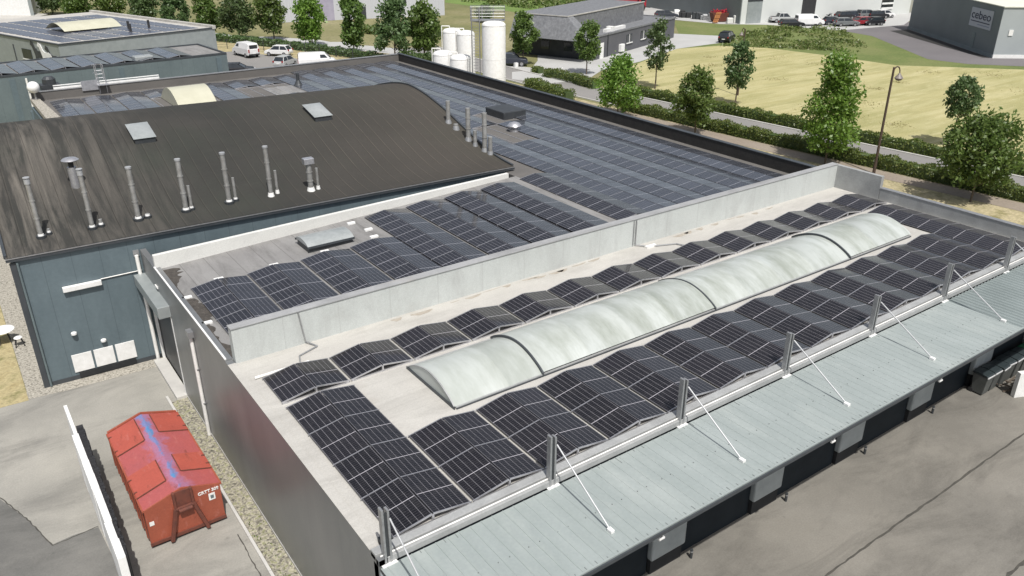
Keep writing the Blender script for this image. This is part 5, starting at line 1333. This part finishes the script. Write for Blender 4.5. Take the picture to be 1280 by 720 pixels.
def make_car(kind, mat, cargo=False):
    body, gh_, wx, wr, hw = SHAPES[kind]
    r_ = empty('parked_car' if kind not in ('van','pickup') else {'van':'parked_van','pickup':'parked_pickup'}[kind], (0,0,0))
    b = MB(); n = len(body)
    mid = [(-hw, .0), (hw, .0)]
    vs = []
    for y, k in ((-hw*.93, .0), (-hw, .5), (hw, .5), (hw*.93, .0)): pass
    b.add([(x, -hw*(.97 if z > .85 else 1), z) for x, z in body] + [(x, hw*(.97 if z > .85 else 1), z) for x, z in body], [tuple(range(n)), tuple(reversed(range(n, 2*n)))] + [(i, n+i, n+(i+1) % n, (i+1) % n) for i in range(n)])
    bo = b.build('body', mat, r_, local=True, bevel=.07)
    m_ = len(gh_); g = MB(); w0, w1 = hw*.95, hw*.74
    zt = max(z for x, z in gh_); zb = gh_[0][1]
    wy = lambda z: w0+(w1-w0)*(z-zb)/(zt-zb)
    g.add([(x, -wy(z), z) for x, z in gh_] + [(x, wy(z), z) for x, z in gh_], [tuple(range(m_)), tuple(reversed(range(m_, 2*m_)))] + [(i, m_+i, m_+(i+1) % m_, (i+1) % m_) for i in range(m_)])
    g.build('windows', M['glass'] if not cargo else mat, r_, local=True, bevel=.03)
    if cargo:
        fx = gh_[-1][0]; ft = gh_[-2]
        MB().add([(ft[0]+.03,-wy(ft[1])*.92,ft[1]-.02),(ft[0]+.03,wy(ft[1])*.92,ft[1]-.02),(fx+.03,w0*.9,zb+.06),(fx+.03,-w0*.9,zb+.06)], [(0,1,2,3)]) 
        wsn = MB(); wsn.add([(ft[0]+.06,-wy(ft[1])*.9,ft[1]-.04),(ft[0]+.06,wy(ft[1])*.9,ft[1]-.04),(fx+.04,w0*.88,zb+.06),(fx+.04,-w0*.88,zb+.06)], [(0,1,2,3)]); wsn.build('windscreen', M['glass'], r_, local=True)
        for s in (-1, 1): MB().add  # side glass below
        sg_ = MB()
        for s in (-1, 1): sg_.add([(.35,s*(wy(1.45)+.015),1.42),(1.35,s*(wy(1.45)+.015),1.42),(.95,s*(wy(1.85)+.015),1.86),(.35,s*(wy(1.85)+.015),1.86)], [(0,1,2,3)])
        sg_.build('side_window', M['glass'], r_, local=True)
        rx0 = gh_[0][0]; rw = MB()
        rw.box(rx0-.05, rx0-.012, -.62, .62, 1.38, 1.86); rw.build('rear_window', M['glass'], r_, local=True)
        MB().box(rx0-.1, rx0-.02, -.85, .85, .42, .62).build('bumper', M['black'], r_, local=True)
    else:
        rf = MB(); tops = [p for p in gh_ if p[1] > zt-.16]
        xa, xb = min(p[0] for p in tops), max(p[0] for p in tops)
        rf.box(xa, xb, -w1*1.02, w1*1.02, zt-.03, zt+.025); rf.build('roof', mat, r_, local=True, bevel=.02)
        pl = MB()
        for s in (-1, 1):
            for (p, q) in ((gh_[0], gh_[1]), (gh_[-1], gh_[-2])): pl.bar((p[0], s*wy(p[1]), p[1]), (q[0], s*wy(q[1]), q[1]), .08, .07)
            xm = (gh_[1][0]+gh_[-2][0])/2-.1; pl.bar((xm, s*w0, zb), (xm, s*w1, zt), .09, .05)
            pl.bar((gh_[1][0], s*wy(gh_[1][1]), gh_[1][1]), (xa+.2, s*w1, zt), .08, .06); pl.bar((gh_[-2][0], s*wy(gh_[-2][1]), gh_[-2][1]), (xb-.1, s*w1, zt), .08, .06)
        pl.build('pillars', mat, r_, local=True)
    if kind == 'pickup': MB().box(-2.5, -1.2, -hw*.82, hw*.82, 1.121, 1.14).build('load_bed', M['black'], r_, local=True)
    for sx in (-1, 1):
        for s in (-1, 1):
            wv = MB().tube((sx*wx, s*(hw-.2), wr), (sx*wx, s*(hw+.01), wr), wr, 18).build('wheel', M['tyre'], r_, local=True)
            MB().tube((sx*wx, s*(hw+.005), wr), (sx*wx, s*(hw+.022), wr), wr*.62, 14).build('rim', M['rim'], wv, local=True)
    xr = min(p[0] for p in body); xf = max(p[0] for p in body)
    for s in (-1, 1):
        MB().box(xr-.03, xr+.10, s*hw*.80-.10, s*hw*.80+.10, .82, 1.05 if kind != 'van' else 1.3).build('tail_lamp', M['tail'], r_, local=True)
        MB().box(xf-.22, xf+.015, s*hw*.74-.16, s*hw*.74+.16, .60, .74).build('headlight', M['head'], r_, local=True)
    MB().box(xr-.035, xr-.0, -.26, .26, .6, .72).build('number_plate', M['white'], r_, local=True)
    return r_
PW, PS, PB, PD, PR, PG = paint('white_car_paint',(.72,.72,.72)), paint('silver_car_paint',(.42,.43,.43)), paint('black_car_paint',(.02,.021,.025)), paint('dark_blue_car_paint',(.03,.035,.05)), paint('red_car_paint',(.25,.02,.03)), paint('grey_car_paint',(.15,.16,.165))
def put(kind, mat, px, py, heading, label, cat, group, cargo=False):
    k = (kind, mat.name, cargo)
    if k in PROTO: c = copy_tree(PROTO[k])
    else: c = make_car(kind, mat, cargo); PROTO[k] = c
    c.location = gp(px, py); c.rotation_euler = (0, 0, heading); tag(c, label, cat, group); return c
HR = math.atan2(-math.sin(YAW), math.cos(YAW))       # heading of image-right on the ground
GV, GH = 'vehicles parked behind the warehouse', 'vehicles before the white hall'
put('van', PW, 308, 70, HR+R(133), 'white delivery van showing its rear doors, parked behind the slate blue building', 'van', GV, True)
put('hatch', PW, 349, 69.5, HR+R(168), 'small white hatchback parked right of the white delivery van', 'car', GV)
put('van', PW, 398, 84.5, HR+R(15), 'long white van half hidden by the rear roof edge', 'van', GV, True)
put('estate', PB, 297, 93, HR+R(8), 'black car nosing out behind the slate blue building corner', 'car', GV)
put('hatch', PS, 357, 83, HR+R(75), 'pale small vehicle with dark bumper, between the hatchback and the long white van', 'car', GV)
put('suv', PB, 908, 52, HR+R(62), 'black off-road car at the end of the office driveway', 'car', 'vehicles by the office')
put('suv', PD, 640, 82, HR+R(0), 'dark vehicle in the shade under the tree right of the silo', 'car', 'vehicles by the office')
put('estate', PD, 843-10, 23, HR+R(10), 'dark car behind the office roof, left of the heap', 'car', 'vehicles by the office')
for kind, mat, px, py, hd, lb in (('pickup',PS,978,28,185,'silver pickup truck at the foot of the white hall'),('van',PW,1011,32,185,'white van seen over the weeds before the dark gateway'),
    ('hatch',PB,1055,24,200,'black hatchback, leftmost of the group by the white hall'),('estate',PD,1068,23,200,'dark blue estate car between the black hatchback and the grey off-roader'),
    ('suv',PG,1083,23,195,'grey off-road car in the middle of the group by the white hall'),('estate',PB,1096,23,195,'black estate car next to the white one by the barred window'),
    ('hatch',PW,1105,22,195,'white hatchback below the barred window wall'),('estate',PR,1074,31.5,20,'red car parked in front of the dark ones'),
    ('hatch',PB,1091,31.5,10,'small black car right of the red one'),('estate',PG,1057,32.5,185,'grey car half hidden by weeds, left of the red one'),
    ('hatch',PD,1041,31,185,'dark roof of a small car just showing over the weeds'),('estate',PB,989,34,185,'black car roof just showing over the weeds below the pickup')):
    put(kind, mat, px, py, HR+R(hd-180), lb, {'van':'van','pickup':'pickup'}.get(kind,'car'), GH, kind == 'van')
mc = empty('motorcycle', gp(1035.5,24), HR+R(30), 'dark motorcycle standing alone before the white hall', 'motorcycle')
for sx in (-.72, .72): MB().tube((sx,-.07,.32),(sx,.07,.32),.32,16).build('wheel', M['tyre'], mc, local=True)
MB().bar((-.7,0,.4),(.1,0,.75),.18,.25).bar((.1,0,.75),(.62,0,1.05),.1,.1).bar((.62,0,1.05),(.72,0,.32),.08,.08).bar((-.75,0,.85),(.05,0,.85),.28,.12).build('frame', M['dark_steel'], mc, local=True, bevel=.03)
MB().lathe((.2,0,.8), [(.05,0),(.2,.06),(.18,.2),(.05,.26)], 12).build('tank', PB, mc, local=True); MB().tube((.58,-.38,1.1),(.58,.38,1.1),.025,6).build('handlebar', M['galv'], mc, local=True)
# ------------------------------------------------------------------ machines and heaps at the grey hall
M['mred'] = pm('machine_red', (.36,.015,.03), (.30,.012,.025), 1, .5)
M['orange'] = pm('orange_board', (.48,.22,.08), (.42,.18,.06), 2, .7)
mr_ = empty('red_machine', gp(788,13), HR+R(5), 'red farm machine parked behind the office roof', 'machine')
MB().box(-3.6,1.2,-1.1,1.1,.9,2.6).box(1.5,3.2,-1.0,1.0,.7,2.9).build('body', M['mred'], mr_, local=True, bevel=.15)
MB().box(2.0,3.0,-1.03,1.03,1.8,2.7).build('cab_window', M['glass'], mr_, local=True, bevel=.05)
for sx, rr_ in ((-2.4,.6),(-.6,.6),(2.3,.7)):
    for s in (-1, 1): MB().tube((sx,s*1.2,rr_),(sx,s*.8,rr_),rr_,18).build('wheel', M['tyre'], mr_, local=True)
MB().bar((3.2,0,.7),(4.4,0,.6),.2,.2).build('drawbar', M['dark_steel'], mr_, local=True)
sk_ = empty('red_skip', gp(898,27), HR+R(10), 'rusty red skip heaped with scrap at the grey hall wall', 'skip')
MB().add  # body tapers to the bottom
b = MB(); b.add([(-1.2,-.8,.1),(1.2,-.8,.1),(1.2,.8,.1),(-1.2,.8,.1),(-1.7,-1,1.7),(1.7,-1,1.7),(1.7,1,1.7),(-1.7,1,1.7)], [(3,2,1,0),(0,1,5,4),(1,2,6,5),(2,3,7,6),(3,0,4,7),(4,5,6,7)]); b.build('body', M['rust'], sk_, local=True)
b = MB(); rr = random.Random(4)
for i in range(30):
    p = Vector((rr.uniform(-1.3,1.3), rr.uniform(-.8,.8), rr.uniform(1.6,2.2))); b.bar(p, p+Vector((rr.uniform(-.8,.8), rr.uniform(-.5,.5), rr.uniform(-.1,.5))), .2, .12)
b.build('scrap', M['mred'], sk_, local=True)
pl_ = empty('orange_pallet', gp(897,29), HR, 'orange slatted pallet leaning against the red skip', 'pallet')
b = MB()
for i in range(4): b.bar((-1.0+.25*i-.0, -.3-.0, .05+.0), (-.3+.25*i+.1, .35, 2.0), .16, .06)
for t in (.12,.5,.88): b.bar((-1.1+.7*t, -.36+.65*t, .05+1.95*t), (.0+.7*t, -.36+.65*t, .05+1.95*t), .2, .06)
b.build('slats', M['orange'], pl_, local=True)
for i, (px, py, lb, c1) in enumerate(((848,20,'white crate among the goods stacked at the grey hall','white'),(857,22,'black covered stack beside the white crate at the grey hall','black'),(873,24,'low dark heap between the covered stack and the red skip','dark_steel'),(884,25,'grey bale left of the red skip','galv'),(915,29,'pale sack at the right foot of the red skip','white_membrane'))):
    o = MB(); rr = random.Random(i); 
    for j in range(5):
        x, y = rr.uniform(-.9,.9), rr.uniform(-.4,.4); o.box(x-.5, x+.5, y-.4, y+.4, 0, rr.uniform(.6, 1.7))
    o = o.build('stacked_goods', M[c1], None, bevel=.12); o.location = gp(px, py); o.rotation_euler.z = HR; tag(o, lb, 'goods', 'goods heaped at the grey hall')
# low wire fence behind the vans
wf = empty('wire_fence', gp(262,60), 0, 'low wire fence on dark posts behind the parked vans', 'fence')
pts = [gp(262,60), gp(330,63), gp(400,69), gp(485,78)]; b = MB(); wr_ = MB()
for a, c in zip(pts, pts[1:]):
    n = max(2, int((c-a).length/2.6))
    for i in range(n): p = a.lerp(c, i/n); b.tube((p.x,p.y,0),(p.x,p.y,1.5),.05,6)
    for zz in (.3,.6,.9,1.2,1.45): wr_.tube((a.x,a.y,zz),(c.x,c.y,zz),.018,4)
b.build('post', M['dark_steel'], wf); wr_.build('wire', M['dark_steel'], wf)
# boards and a post at the corner by the silo
bb = empty('notice_board', gp(660,66), HR, 'tan hoarding board on posts under the tree right of the silo', 'board')
MB().box(-.9,.9,-.03,.03,.6,2.8).build('board', M['orange'] if False else pm('tan_board',(.42,.34,.25),(.36,.29,.21),2,.7), bb, local=True)
for s in (-.8,.8): MB().box(s-.05,s+.05,.03,.12,0,2.8).build('post', M['galv'], bb, local=True)
MB().box(-.25,.25,-.2,.2,0,.6).build('white_box', M['white'], None).location = gp(645,84)
wb = bpy.data.objects['white_box']; tag(wb, 'small white cabinet on the grass corner right of the silo', 'cabinet')
ps_ = MB().tube((0,0,0),(0,0,.9),.07,10).tube((0,0,.9),(0,0,1.0),.075,10,.02).build('marker_post', M['white'], None); ps_.location = gp(703,94); tag(ps_, 'slim white marker post beside the short hedge at the office driveway', 'post')
